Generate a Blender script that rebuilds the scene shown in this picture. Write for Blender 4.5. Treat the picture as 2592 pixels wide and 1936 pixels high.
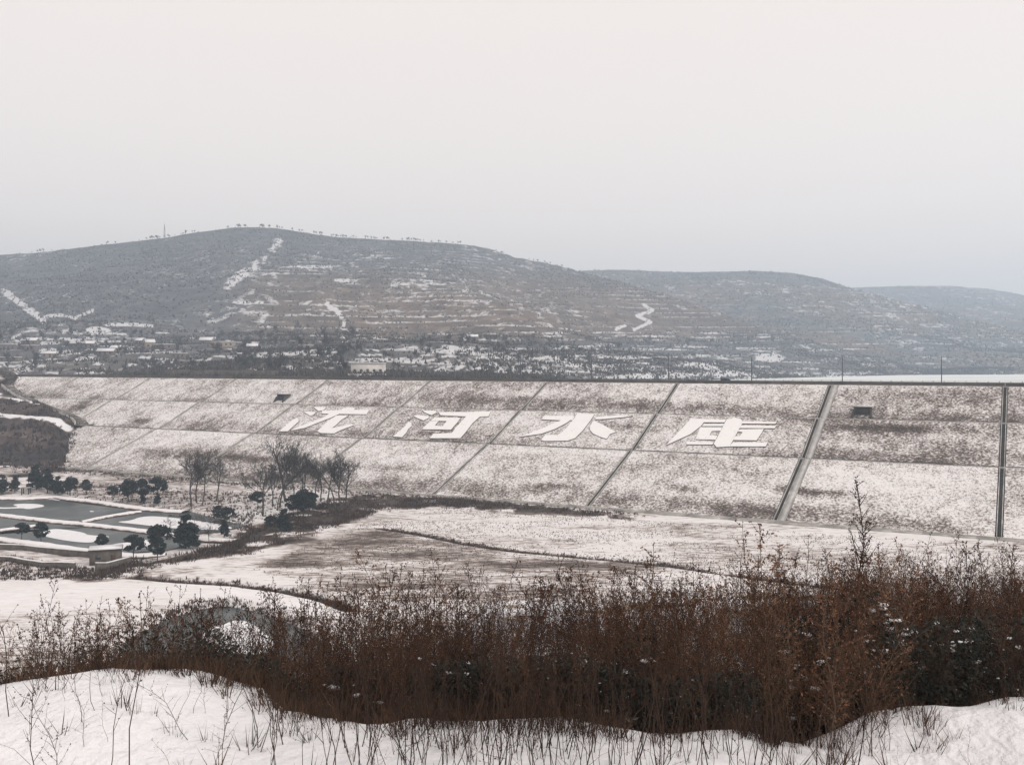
import bpy, math, random
import numpy as np
from mathutils import Vector, Matrix

# ------------------------------------------------------------------ camera, sky, sun, exposure
F = 2430.0; CX = 1296.0; HR = 920.0           # focal length (px of the 2592 px frame), centre column, horizon row
scene = bpy.context.scene
for o in list(bpy.data.objects): bpy.data.objects.remove(o)
col = scene.collection
cam_d = bpy.data.cameras.new('camera'); cam = bpy.data.objects.new('camera', cam_d); col.objects.link(cam)
cam.location = (0, 0, 0); cam.rotation_euler = (math.radians(90), 0, 0)
cam_d.sensor_width = 36.0; cam_d.lens = F/2592*36; cam_d.shift_y = -(968-HR)/2592
cam_d.clip_start = 0.05; cam_d.clip_end = 12000
scene.camera = cam

SUN_EL, SUN_AZ = 36.0, 112.0                    # degrees; azimuth clockwise from the view direction
world = bpy.data.worlds.new('World'); scene.world = world; world.use_nodes = True
wn = world.node_tree; wn.nodes.clear()
sky = wn.nodes.new('ShaderNodeTexSky'); sky.sky_type = 'NISHITA'; sky.sun_disc = False
sky.sun_elevation = math.radians(SUN_EL); sky.sun_rotation = math.radians(SUN_AZ)
sky.dust_density = 6.0; sky.air_density = 1.0; sky.ozone_density = 1.0
hs = wn.nodes.new('ShaderNodeHueSaturation'); hs.inputs['Saturation'].default_value = 0.4
wn.links.new(sky.outputs[0], hs.inputs['Color'])
b1 = wn.nodes.new('ShaderNodeBackground'); b1.inputs['Strength'].default_value = 0.05
wn.links.new(hs.outputs[0], b1.inputs['Color'])
b2 = wn.nodes.new('ShaderNodeBackground'); b2.inputs['Color'].default_value = (0.965, 0.85, 0.775, 1)
b2.inputs['Strength'].default_value = 0.91   # even layer of cloud
ad = wn.nodes.new('ShaderNodeAddShader'); wo = wn.nodes.new('ShaderNodeOutputWorld')
wn.links.new(b1.outputs[0], ad.inputs[0]); wn.links.new(b2.outputs[0], ad.inputs[1]); wn.links.new(ad.outputs[0], wo.inputs['Surface'])

sd = bpy.data.lights.new('sun', 'SUN'); so = bpy.data.objects.new('sun', sd); col.objects.link(so)
sd.energy = 0.5; sd.angle = math.radians(20); sd.color = (1.0, 0.95, 0.88)
_e, _a = math.radians(SUN_EL), math.radians(SUN_AZ)
sdir = Vector((math.sin(_a)*math.cos(_e), math.cos(_a)*math.cos(_e), math.sin(_e)))
so.rotation_euler = (-sdir).to_track_quat('-Z', 'Y').to_euler(); so.location = (0, 0, 150)
scene.view_settings.view_transform = 'Standard'; scene.view_settings.look = 'None'
scene.view_settings.exposure = 0.0; scene.view_settings.gamma = 1.0
scene.render.engine = 'CYCLES'
cy = scene.cycles
cy.max_bounces = 6; cy.diffuse_bounces = 3; cy.glossy_bounces = 2; cy.transmission_bounces = 2; cy.volume_bounces = 2
cy.transparent_max_bounces = 4; cy.use_denoising = True

rng = np.random.default_rng(7); random.seed(7)

# ------------------------------------------------------------------ helpers
def h2(i, j, s):
    n = (i*374761393 + j*668265263 + s*144269504) & 0xffffffff
    n = ((n ^ (n >> 13))*1274126177) & 0xffffffff
    n = ((n ^ (n >> 15))*2246822519) & 0xffffffff
    return ((n ^ (n >> 16)) & 0xffff)/65535.0
def vnoise(x, y, s=0):
    x = np.asarray(x, float); y = np.asarray(y, float)
    i = np.floor(x).astype(np.int64); j = np.floor(y).astype(np.int64)
    fx = x-i; fy = y-j; fx = fx*fx*(3-2*fx); fy = fy*fy*(3-2*fy)
    return (h2(i, j, s)*(1-fx)+h2(i+1, j, s)*fx)*(1-fy) + (h2(i, j+1, s)*(1-fx)+h2(i+1, j+1, s)*fx)*fy
def fbm(x, y, o=4, s=0):
    r = 0; a = 0.5; t = 0
    for k in range(o):
        r = r + a*vnoise(x*2**k, y*2**k, s+k*17); t += a; a *= 0.5
    return r/t
def sstep(a, b, x):
    t = np.clip((np.asarray(x, float)-a)/(b-a), 0, 1); return t*t*(3-2*t)

def tag(o, label=None, cat=None, group=None, kind=None):
    if label: o['label'] = label
    if cat: o['category'] = cat
    if group: o['group'] = group
    if kind: o['kind'] = kind
    return o
def link(o, parent=None):
    col.objects.link(o)
    if parent is not None: o.parent = parent
    return o
def empty(name, loc=(0, 0, 0), rz=0, scale=1.0):
    o = bpy.data.objects.new(name, None); o.location = loc; o.rotation_euler = (0, 0, rz)
    o.scale = (scale,)*3 if not hasattr(scale, '__len__') else scale
    o.empty_display_size = 0.2
    return link(o)
def mesh(name, V, Fc, mats=None, attrs=None, smooth=False):
    V = np.asarray(V, np.float32).reshape(-1, 3); Fc = np.asarray(Fc, np.int32)
    k = Fc.shape[1]; me = bpy.data.meshes.new(name)
    me.vertices.add(len(V)); me.vertices.foreach_set('co', V.ravel())
    me.loops.add(Fc.size); me.loops.foreach_set('vertex_index', Fc.ravel())
    me.polygons.add(len(Fc)); me.polygons.foreach_set('loop_start', np.arange(0, Fc.size, k, dtype=np.int32))
    if smooth: me.polygons.foreach_set('use_smooth', np.ones(len(Fc), dtype=bool))
    me.update(calc_edges=True)
    if attrs:
        for n, a in attrs.items():
            at = me.attributes.new(n, 'FLOAT', 'POINT'); at.data.foreach_set('value', np.asarray(a, np.float32).ravel())
    if mats: me.materials.append(mats)
    return me
def mobj(name, V, Fc, m=None, parent=None, attrs=None, smooth=False):
    return link(bpy.data.objects.new(name, mesh(name, V, Fc, m, attrs, smooth)), parent)
def grid_faces(nr, nc):
    a = (np.arange(nr-1)[:, None]*nc + np.arange(nc-1)[None, :]).ravel()
    return np.stack([a, a+1, a+nc+1, a+nc], 1)

class MB:                                        # quad collector
    def __init__(s): s.V = []; s.F = []; s.n = 0
    def add(s, V, Fq):
        V = np.asarray(V, float).reshape(-1, 3); s.V.append(V); s.F.append(np.asarray(Fq, int)+s.n); s.n += len(V); return s
    def box(s, x0, x1, y0, y1, z0, z1):
        V = [(x0,y0,z0),(x1,y0,z0),(x1,y1,z0),(x0,y1,z0),(x0,y0,z1),(x1,y0,z1),(x1,y1,z1),(x0,y1,z1)]
        return s.add(V, BOXF)
    def hexa(s, V8): return s.add(V8, BOXF)
    def bar(s, a, b, wdt, hgt):                  # square bar from a to b
        a = np.array(a, float); b = np.array(b, float); d = b-a; d /= np.linalg.norm(d)
        up = np.array((0, 0, 1.0)) if abs(d[2]) < .9 else np.array((0, 1.0, 0))
        r = np.cross(d, up); r /= np.linalg.norm(r); u = np.cross(r, d)
        c = [(-1,-1),(1,-1),(1,1),(-1,1)]
        return s.add([a+r*wdt/2*i+u*hgt/2*j for i, j in c]+[b+r*wdt/2*i+u*hgt/2*j for i, j in c], BOXF)
    def tube(s, pts, rad, sides=6, cap=True):
        V, Fq = tube(pts, rad, sides); s.add(V, Fq); return s
    def arrays(s): return np.concatenate(s.V), np.concatenate(s.F)
    def build(s, name, m, parent=None, smooth=False):
        V, Fq = s.arrays(); return mobj(name, V, Fq, m, parent, None, smooth)
BOXF = np.array([(0,3,2,1),(4,5,6,7),(0,1,5,4),(1,2,6,5),(2,3,7,6),(3,0,4,7)])
def tube(pts, rad, sides=3):
    P = np.asarray(pts, float); n = len(P); rad = np.broadcast_to(np.asarray(rad, float), (n,))
    T = np.gradient(P, axis=0); T /= np.linalg.norm(T, axis=1)[:, None]+1e-12
    up = np.where(np.abs(T[:, 2:3]) < .9, np.array([[0, 0, 1.0]]), np.array([[1.0, 0, 0]]))
    R = np.cross(T, up); R /= np.linalg.norm(R, axis=1)[:, None]; U = np.cross(R, T)
    an = np.arange(sides)*2*math.pi/sides
    V = P[:, None]+rad[:, None, None]*(np.cos(an)[None, :, None]*R[:, None]+np.sin(an)[None, :, None]*U[:, None])
    i = np.arange(n-1)[:, None]*sides; j = np.arange(sides)[None, :]; j2 = (j+1) % sides
    Fq = np.stack([(i+j), (i+j2), (i+sides+j2), (i+sides+j)], -1).reshape(-1, 4)
    return V.reshape(-1, 3), Fq
def copies(V, Fq, M, T):                          # merge transformed copies of one mesh: M (n,3,3), T (n,3)
    n = len(T); W = np.einsum('nij,vj->nvi', M, V)+T[:, None]
    return W.reshape(-1, 3), (Fq[None]+(np.arange(n)*len(V))[:, None, None]).reshape(-1, Fq.shape[1])
def rotz(a, sc=1.0, lean=0.0, leana=0.0):
    a = np.asarray(a, float); n = len(a); c, s_ = np.cos(a), np.sin(a); z = np.zeros(n); o = np.ones(n)
    R = np.stack([np.stack([c, -s_, z], 1), np.stack([s_, c, z], 1), np.stack([z, z, o], 1)], 1)
    R = R*np.broadcast_to(np.asarray(sc, float), (n,))[:, None, None]
    sh = np.tile(np.eye(3), (n, 1, 1)); sh[:, 0, 2] = lean*np.cos(leana); sh[:, 1, 2] = lean*np.sin(leana)
    return np.einsum('nij,njk->nik', sh, R)

# ------------------------------------------------------------------ materials
def material(name, stops, scale=1.0, rough=0.9, detail=4.0, attr=None, bump=0.0, bscale=None, coords='Object', spec=0.2, stretch=None, sheen=0):
    """stops: colour ramp over a noise (or over an attribute + noise)."""
    m = bpy.data.materials.new(name); m.use_nodes = True; t = m.node_tree; N = t.nodes; L = t.links
    p = N['Principled BSDF']; p.inputs['Roughness'].default_value = rough; p.inputs['Specular IOR Level'].default_value = spec
    tc = N.new('ShaderNodeTexCoord'); nz = N.new('ShaderNodeTexNoise'); nz.inputs['Scale'].default_value = scale
    nz.inputs['Detail'].default_value = detail; nz.inputs['Roughness'].default_value = 0.62
    src = tc.outputs[coords]
    if stretch:
        mp = N.new('ShaderNodeMapping'); mp.inputs['Scale'].default_value = stretch; L.new(src, mp.inputs[0]); src = mp.outputs[0]
    L.new(src, nz.inputs['Vector'])
    fac = nz.outputs[0]
    if attr:
        a = N.new('ShaderNodeAttribute'); a.attribute_name = attr[0]
        ma = N.new('ShaderNodeMath'); ma.operation = 'MULTIPLY_ADD'; L.new(nz.outputs[0], ma.inputs[0]); ma.inputs[1].default_value = attr[1]
        L.new(a.outputs['Fac'], ma.inputs[2])
        sb = N.new('ShaderNodeMath'); sb.operation = 'SUBTRACT'; L.new(ma.outputs[0], sb.inputs[0]); sb.inputs[1].default_value = attr[1]*0.5
        fac = sb.outputs[0]
    r = N.new('ShaderNodeValToRGB'); r.color_ramp.elements.remove(r.color_ramp.elements[1])
    for i, (pos, c) in enumerate(stops):
        e = r.color_ramp.elements[0] if i == 0 else r.color_ramp.elements.new(pos)
        e.position = pos; e.color = (*c, 1)
    L.new(fac, r.inputs[0]); L.new(r.outputs[0], p.inputs['Base Color'])
    if bump:
        n2 = N.new('ShaderNodeTexNoise'); n2.inputs['Scale'].default_value = bscale or scale*3; n2.inputs['Detail'].default_value = 5
        L.new(src, n2.inputs['Vector']); bp = N.new('ShaderNodeBump'); bp.inputs['Strength'].default_value = 1.0
        bp.inputs['Distance'].default_value = bump; L.new(n2.outputs[0], bp.inputs['Height']); L.new(bp.outputs[0], p.inputs['Normal'])
    return m
SNOW = (0.80, 0.80, 0.82); SNOW2 = (0.74, 0.75, 0.79)
M = {}
M['snow'] = material('snow', [(0.3, SNOW2), (0.7, (0.84, 0.83, 0.83))], 0.8, 0.75, bump=0.03, bscale=9)
M['near_snow'] = material('near_snow', [(0.0, (0.10, 0.075, 0.05)), (0.34, (0.30, 0.25, 0.2)), (0.42, (0.73, 0.735, 0.77)), (1, (0.81, 0.815, 0.84))], 6, 0.7, attr=('snow', 0.25), bump=0.035, bscale=16, coords='Object')
M['ground'] = material('valley_ground', [(0.0, (0.03, 0.023, 0.018)), (0.32, (0.10, 0.075, 0.06)), (0.5, (0.36, 0.31, 0.285)), (0.62, (0.72, 0.69, 0.68)), (1, (0.83, 0.82, 0.83))], 0.9, 0.9, 9, attr=('snow', 1.15), bump=0.15, bscale=1.6, stretch=(0.45, 1.5, 1))
M['slope'] = material('snowy_slope_grass', [(0.0, (0.05, 0.038, 0.03)), (0.28, (0.15, 0.122, 0.105)), (0.45, (0.42, 0.38, 0.36)), (0.6, (0.70, 0.67, 0.66)), (0.8, (0.83, 0.815, 0.81))], 1.7, 0.9, 8, attr=('snow', 2.0), bump=0.2, bscale=2.2)
M['hill0'] = material('scrub_hill', [(0.0, (0.035, 0.034, 0.032)), (0.35, (0.075, 0.066, 0.058)), (0.5, (0.14, 0.12, 0.10)), (0.62, (0.42, 0.41, 0.41)), (0.8, (0.78, 0.78, 0.80))], 0.06, 0.95, 8, attr=('snow', 0.55))
def hill_material():
    m = bpy.data.materials.new('scrub_hill_terraced'); m.use_nodes = True; t = m.node_tree; N = t.nodes; L = t.links
    p = N['Principled BSDF']; p.inputs['Roughness'].default_value = 0.95; p.inputs['Specular IOR Level'].default_value = 0.1
    tc = N.new('ShaderNodeTexCoord')
    def noise(sc, det): n = N.new('ShaderNodeTexNoise'); n.inputs['Scale'].default_value = sc; n.inputs['Detail'].default_value = det; n.inputs['Roughness'].default_value = .65; L.new(tc.outputs['Object'], n.inputs['Vector']); return n.outputs[0]
    def ramp(f, st):
        r = N.new('ShaderNodeValToRGB'); r.color_ramp.elements.remove(r.color_ramp.elements[1])
        for i, (q, c) in enumerate(st):
            e = r.color_ramp.elements[0] if i == 0 else r.color_ramp.elements.new(q)
            e.position = q; e.color = (*c, 1)
        L.new(f, r.inputs[0]); return r.outputs[0]
    def mix(f, a, b): x = N.new('ShaderNodeMix'); x.data_type = 'RGBA'; L.new(f, x.inputs[0]); L.new(a, x.inputs[6]); L.new(b, x.inputs[7]); return x.outputs[2]
    def attr(n): a = N.new('ShaderNodeAttribute'); a.attribute_name = n; return a.outputs['Fac']
    n1 = noise(.05, 8)
    cold = ramp(n1, [(.3, (.055, .058, .062)), (.55, (.115, .114, .116)), (.75, (.20, .19, .185))])
    warm = ramp(n1, [(.3, (.07, .05, .038)), (.55, (.16, .115, .082)), (.75, (.27, .21, .16))])
    base = mix(attr('warm'), cold, warm)
    n2 = noise(.22, 8); ma = N.new('ShaderNodeMath'); ma.operation = 'MULTIPLY_ADD'; L.new(n2, ma.inputs[0]); ma.inputs[1].default_value = .75; L.new(attr('snow'), ma.inputs[2])
    f = ramp(ma.outputs[0], [(.84, (0, 0, 0)), (1.0, (.72, .72, .72))])
    sn = N.new('ShaderNodeRGB'); sn.outputs[0].default_value = (.80, .80, .82, 1)
    L.new(mix(f, base, sn.outputs[0]), p.inputs['Base Color']); return m
M['hill'] = hill_material()
M['abut'] = material('abutment_scrub', [(0.0, (0.015, 0.014, 0.016)), (0.28, (0.035, 0.028, 0.027)), (0.42, (0.085, 0.058, 0.048)), (0.55, (0.2, 0.17, 0.15)), (0.66, (0.75, 0.75, 0.77)), (1, SNOW)], 0.25, 0.9, 7, attr=('snow', 0.5), bump=0.3, bscale=0.6)
M['concrete'] = material('weathered_concrete', [(0.3, (0.26, 0.25, 0.23)), (0.55, (0.42, 0.40, 0.37)), (0.7, (0.66, 0.64, 0.62))], 0.35, 0.85)
M['concrete_dark'] = material('dark_concrete', [(0.3, (0.045, 0.042, 0.038)), (0.7, (0.10, 0.092, 0.082))], 0.5, 0.85)  # darker concrete tone for chamber walls, hut roof and pump hut posts
M['gutter'] = material('gutter_bed', [(0.3, (0.022, 0.02, 0.018)), (0.7, (0.06, 0.052, 0.045))], 0.8, 0.9)
M['berm'] = material('berm_path', [(0.3, (0.06, 0.052, 0.045)), (0.55, (0.16, 0.14, 0.12)), (0.72, (0.55, 0.53, 0.52))], 0.5, 0.9)
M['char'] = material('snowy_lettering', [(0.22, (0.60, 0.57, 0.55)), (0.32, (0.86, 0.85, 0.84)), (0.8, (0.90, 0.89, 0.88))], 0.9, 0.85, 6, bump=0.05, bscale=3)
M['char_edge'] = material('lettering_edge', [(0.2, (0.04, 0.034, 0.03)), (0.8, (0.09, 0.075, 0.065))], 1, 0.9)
M['road'] = material('crest_road', [(0.3, (0.12, 0.11, 0.1)), (0.55, (0.25, 0.235, 0.22)), (0.75, (0.6, 0.58, 0.57))], 0.3, 0.9)
M['step'] = material('snowy_steps', [(0.3, (0.50, 0.49, 0.48)), (0.7, (0.74, 0.73, 0.72))], 0.4, 0.9)
M['parapet'] = material('parapet_stone', [(0.3, (0.055, 0.048, 0.042)), (0.7, (0.12, 0.105, 0.09))], 0.4, 0.9)
M['metal'] = material('dull_metal', [(0.3, (0.05, 0.052, 0.056)), (0.7, (0.1, 0.1, 0.105))], 2, 0.5)
M['ice'] = material('pond_ice', [(0.3, (0.03, 0.037, 0.037)), (0.55, (0.06, 0.07, 0.068)), (0.7, (0.13, 0.14, 0.14))], 0.12, 0.4, 6, spec=0.28)
M['res_ice'] = material('reservoir_ice', [(0.35, (0.6, 0.63, 0.62)), (0.7, (0.82, 0.83, 0.82))], 0.008, 0.7)
M['brush'] = material('dry_brush', [(0.0, (0.022, 0.016, 0.014)), (0.5, (0.075, 0.045, 0.032)), (1, (0.16, 0.105, 0.07))], 0.5, 0.95, attr=('tint', 0.15))
M['straw'] = material('dry_straw', [(0.0, (0.05, 0.038, 0.03)), (0.5, (0.17, 0.13, 0.105)), (1, (0.38, 0.31, 0.255))], 0.5, 0.95, attr=('tint', 0.15))
M['scrub'] = material('far_scrub', [(0.0, (0.03, 0.03, 0.028)), (0.5, (0.07, 0.06, 0.052)), (1, (0.13, 0.11, 0.09))], 0.1, 0.95, attr=('tint', 0.15))
M['bark'] = material('grey_bark', [(0.3, (0.045, 0.04, 0.036)), (0.7, (0.10, 0.09, 0.082))], 3, 0.95)
M['twig'] = material('dark_twigs', [(0.3, (0.028, 0.024, 0.023)), (0.7, (0.07, 0.06, 0.055))], 0.8, 0.95)
M['leaf'] = material('evergreen_leaf', [(0.2, (0.010, 0.017, 0.017)), (0.6, (0.022, 0.033, 0.031)), (0.9, (0.04, 0.052, 0.046))], 2.5, 0.6)
M['mud'] = material('mud_wall', [(0.3, (0.07, 0.06, 0.05)), (0.7, (0.15, 0.13, 0.112))], 0.8, 0.95, bump=0.05, bscale=3)
M['plaster_white'] = material('white_plaster', [(0.3, (0.62, 0.59, 0.56)), (0.7, (0.74, 0.71, 0.68))], 0.4, 0.9)
M['plaster_tan'] = material('tan_plaster', [(0.3, (0.26, 0.21, 0.16)), (0.7, (0.38, 0.32, 0.25))], 0.4, 0.9)
M['brick'] = material('grey_brick', [(0.3, (0.13, 0.11, 0.10)), (0.7, (0.22, 0.18, 0.165))], 0.8, 0.9)
M['pane'] = material('dark_window', [(0.3, (0.02, 0.022, 0.026)), (0.7, (0.045, 0.05, 0.055))], 1, 0.25, spec=0.5)
M['door'] = material('old_door', [(0.3, (0.05, 0.03, 0.025)), (0.7, (0.1, 0.06, 0.045))], 1, 0.8)
M['blue'] = material('blue_paint', [(0.3, (0.02, 0.05, 0.12)), (0.7, (0.035, 0.075, 0.17))], 2, 0.45, spec=0.5)
M['rubber'] = material('tyre_rubber', [(0.3, (0.015, 0.015, 0.015)), (0.7, (0.03, 0.03, 0.03))], 3, 0.8)
M['stem'] = material('weed_stem', [(0.0, (0.018, 0.013, 0.011)), (0.5, (0.045, 0.028, 0.021)), (1, (0.11, 0.072, 0.048))], 3, 0.9, attr=('tint', 0.2))
M['weed'] = material('weed_seed', [(0.0, (0.018, 0.010, 0.008)), (0.45, (0.060, 0.027, 0.016)), (0.8, (0.115, 0.052, 0.028)), (1, (0.21, 0.125, 0.078))], 3, 0.9, attr=('tint', 0.25))
M['bramble'] = material('bramble_leaf', [(0.2, (0.010, 0.012, 0.011)), (0.55, (0.022, 0.026, 0.021)), (0.9, (0.055, 0.05, 0.042))], 12, 0.65)

# ------------------------------------------------------------------ dam frame: s along the crest (to the right), w outwards down the slope
S_DIR = np.array((0.882, -0.471)); W_DIR = np.array((-0.471, -0.882)); P0 = np.array((11.6, 315.8))
WB = np.array([-60, -9, 0, 18.04, 19.24, 38.29, 39.79, 69.2, 75]); 
ZB = np.array([-30, -6.15, -6.15, -14.63, -14.63, -23.58, -23.58, -34.9, -34.95])
def damz(w): return np.interp(w, WB, ZB)
def sw2xy(s, w):
    s = np.asarray(s, float)[..., None]; w = np.asarray(w, float)[..., None]
    return P0+s*S_DIR+w*W_DIR
def xy2sw(x, y):
    dx = np.asarray(x, float)-P0[0]; dy = np.asarray(y, float)-P0[1]
    return dx*S_DIR[0]+dy*S_DIR[1], dx*W_DIR[0]+dy*W_DIR[1]
def dam_pt(s, w, lift=0.0):
    xy = sw2xy(s, w); return np.concatenate([xy, (damz(w)+lift)[..., None] if np.ndim(w) else [damz(w)+lift]], -1)
def ray_hit(px, row, zf, y0, y1, n=1600):
    u = (px-CX)/F; v = -(row-HR)/F; Y = np.linspace(y0, y1, n); d = v*Y-zf(u*Y, Y)
    k = np.where(d <= 0)[0]
    k = k[0] if len(k) else n-1
    y = Y[k] if k == 0 or d[k] > 0 else Y[k-1]+(Y[k]-Y[k-1])*d[k-1]/(d[k-1]-d[k]+1e-12)
    return np.array((u*y, y, v*y))
def dam_sw_at(px, row):
    p = ray_hit(px, row, lambda x, y: damz(xy2sw(x, y)[1]), 150, 520); return np.array(xy2sw(p[0], p[1]))

# ------------------------------------------------------------------ valley ground and near knoll
FL = -35.5
def G(px, row, h=-FL):                            # a spot on the valley floor
    y = F*h/(row-HR); return np.array(((px-CX)/F*y, y))
def poly(pts): return np.array([G(*p) for p in pts])
def inside(P, x, y):
    c = np.zeros(np.shape(x), bool); n = len(P); j = n-1
    for i in range(n):
        xi, yi = P[i]; xj, yj = P[j]
        c ^= ((yi > y) != (yj > y)) & (x < (xj-xi)*(y-yi)/(yj-yi+1e-12)+xi); j = i
    return c
def pdist(P, x, y, closed=False):
    d = np.full(np.shape(x), 1e9); Q = list(P)+([P[0]] if closed else [])
    for a, b in zip(Q[:-1], Q[1:]):
        ab = b-a; t = np.clip(((x-a[0])*ab[0]+(y-a[1])*ab[1])/(ab@ab+1e-12), 0, 1)
        d = np.minimum(d, np.hypot(x-a[0]-t*ab[0], y-a[1]-t*ab[1]))
    return d
def sdist(P, x, y): d = pdist(P, x, y, True); return np.where(inside(P, x, y), -d, d)

LOW = poly([(-700, 1235), (60, 1248), (200, 1255), (380, 1268), (560, 1285), (680, 1325), (640, 1355), (520, 1385), (360, 1408), (200, 1400), (-700, 1400)])
BANK = poly([(230, 1466), (330, 1450), (480, 1418), (620, 1398), (760, 1362), (860, 1325), (960, 1290), (1120, 1284), (1350, 1300), (1620, 1320), (1400, 1290), (1150, 1268), (960, 1258), (880, 1262), (760, 1288), (640, 1330), (560, 1372), (430, 1412), (330, 1425), (200, 1460)])
DITCH1 = poly([(330, 1456), (470, 1468), (600, 1476), (720, 1492), (820, 1512), (885, 1538)])
DITCH2 = poly([(960, 1336), (1060, 1352), (1180, 1376), (1300, 1394), (1500, 1412), (1700, 1432), (1920, 1462), (2150, 1490)])
STRIP = poly([(0, 1468), (160, 1460), (300, 1472), (470, 1478), (640, 1492), (800, 1520), (860, 1560), (700, 1545), (560, 1520), (330, 1535), (100, 1550), (-200, 1560), (-200, 1480)])
POND5 = poly([(300, 1615), (400, 1560), (470, 1536), (540, 1521), (590, 1521), (680, 1541), (770, 1574), (850, 1617), (850, 1700), (310, 1700)])
LIPX = np.array([-9, -2.75, -2.3, -1.7, -1.25, -1.05, -0.6, 0, 0.6, 0.95, 1.2, 1.45, 1.9, 2.4, 9])
LIPY = np.array([4.45, 4.6, 4.82, 4.92, 4.8, 4.45, 4.3, 4.38, 4.3, 4.32, 4.15, 4.1, 4.42, 4.62, 4.7])
def lip(x): return np.interp(x, LIPX, LIPY)+0.30*(fbm(np.asarray(x)*2.3+9, 0*np.asarray(x), 4, 81)-.5)
def knoll(x, y):
    l = lip(x); d = y-l
    z = -1.62-0.26*sstep(-0.1, 1.0, d+0.5*(fbm(x*1.7, y*1.7, 3, 82)-.5))-np.interp(x/np.maximum(y, 1.0), [-.22, -.02], [.36, .17])*np.clip(d, 0, 10.5)-0.46*np.clip(d-10.5, 0, None)
    z = z+0.10*(fbm(x*0.9+3, y*0.9, 3, 5)-.5)+0.05*(fbm(x*4, y*4, 3, 8)-.5)
    z = z - 0.13*np.exp(-((x-1.75)/0.45)**2-((y-4.0)/0.35)**2) + 0.06*np.exp(-((x-2.4)/0.6)**2-((y-4.2)/0.5)**2)
    z = z+0.10*np.exp(-((x+1.9)/0.8)**2-((y-4.4)/0.6)**2)
    return z
def floorz(x, y):
    s, w = xy2sw(x, y)
    z = FL+0.55*sstep(90, 69, w)+0.25*(fbm(x*.05, y*.05, 3, 31)-.5)+0.10*(fbm(x*.4, y*.4, 3, 33)-.5)
    z = z-1.15*sstep(4, -4, sdist(LOW, x, y))
    z = z-0.9*np.exp(-(pdist(DITCH1, x, y)/1.2)**2)-0.45*np.exp(-(pdist(DITCH2, x, y)/0.9)**2)
    z = z-1.2*sstep(1.5, -1.5, sdist(POND5, x, y))
    return z
def groundz(x, y): return np.maximum(knoll(x, y), floorz(x, y))
def ground_hit(px, row): return ray_hit(px, row, groundz, 70, 420)

us = np.linspace(-0.8, 0.8, 500)
rows_ = np.concatenate([np.linspace(2700, 1700, 40), np.linspace(1695, 1180, 330)])
Ys = np.concatenate([np.linspace(16, 50, 20), F*35.5/(rows_-HR), np.linspace(340, 560, 30)])
Xg = us[None, :]*Ys[:, None]; Yg = np.repeat(Ys[:, None], len(us), 1)
Zg = groundz(Xg, Yg)
s_, w_ = xy2sw(Xg, Yg)
Zg = np.where(w_ < 66, np.minimum(Zg, np.maximum(damz(w_)-2.0, -38)), Zg)
Zg = np.where(w_ < 60, -38.0, Zg)
sn = 0.63+0.0*Xg
sn += 0.45*(fbm(Xg*.05, Yg*.13, 4, 41)-.5)+0.30*(fbm(Xg*.25, Yg*.8, 3, 141)-.5)
row_g = HR-Zg*F/Yg; px_g = CX+Xg/Yg*F
sn -= 0.13*sstep(1300, 1250, row_g)*sstep(900, 500, px_g)          # weedy strip at the toe, left
_b = sstep(3.0, -2.5, sdist(BANK, Xg, Yg)+7*(fbm(Xg*.12, Yg*.12, 3, 48)-.5)); sn = sn*(1-_b)+_b*(.14+.6*sstep(.5, .7, fbm(Xg*.2, Yg*.2, 3, 49)))
sn += 0.16*sstep(2.5, -2.5, sdist(STRIP, Xg, Yg))
sn -= 0.6*np.exp(-(pdist(DITCH1, Xg, Yg)/0.9)**2)+0.55*np.exp(-(pdist(DITCH2, Xg, Yg)/0.8)**2)*(0.6+0.8*fbm(Xg*.3, Yg*.3, 2, 3))
STUB = poly([(640, 1440), (780, 1385), (930, 1345), (1250, 1390), (1640, 1430), (1560, 1500), (1200, 1520), (960, 1530)])
sn -= 0.17*sstep(4, -4, sdist(STUB, Xg, Yg))*(0.6+0.9*vnoise(Xg*.05, Yg*.5, 77))
RED = poly([(700, 1375), (860, 1335), (1000, 1340), (1050, 1365), (900, 1395), (700, 1420)])
sn -= 0.16*sstep(3, -5, sdist(RED, Xg, Yg))
g_o = mobj('ground', np.stack([Xg, Yg, Zg], -1), grid_faces(*Xg.shape), M['ground'], None, {'snow': sn}, True)
tag(g_o, kind='structure')
# near knoll
xs = np.linspace(-14, 14, 330)
ys = np.concatenate([np.linspace(-4, 2.5, 24), np.linspace(2.55, 8, 170), np.linspace(8.1, 17, 60)])
Xk, Yk = np.meshgrid(xs, ys)
Zk = knoll(Xk, Yk)
snk = 0.8+0*Xk-0.5*sstep(0.15, 0.5, Yk-lip(Xk))*sstep(0.25, 0.75, fbm(Xk*1.3, Yk*1.3, 3, 9))
snk -= 0.35*sstep(0.55, 0.8, fbm(Xk*2.2, Yk*2.2, 3, 19))*sstep(-0.3, 0.2, Yk-lip(Xk))
tag(mobj('knoll', np.stack([Xk, Yk, Zk], -1), grid_faces(*Xk.shape), M['near_snow'], None, {'snow': snk}, True), kind='structure')
# base sheet under everything, out to the horizon
tag(MB().box(-3400, 3400, -40, 3520, -39, -38.4).build('terrain', M['hill']), kind='structure')

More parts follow.
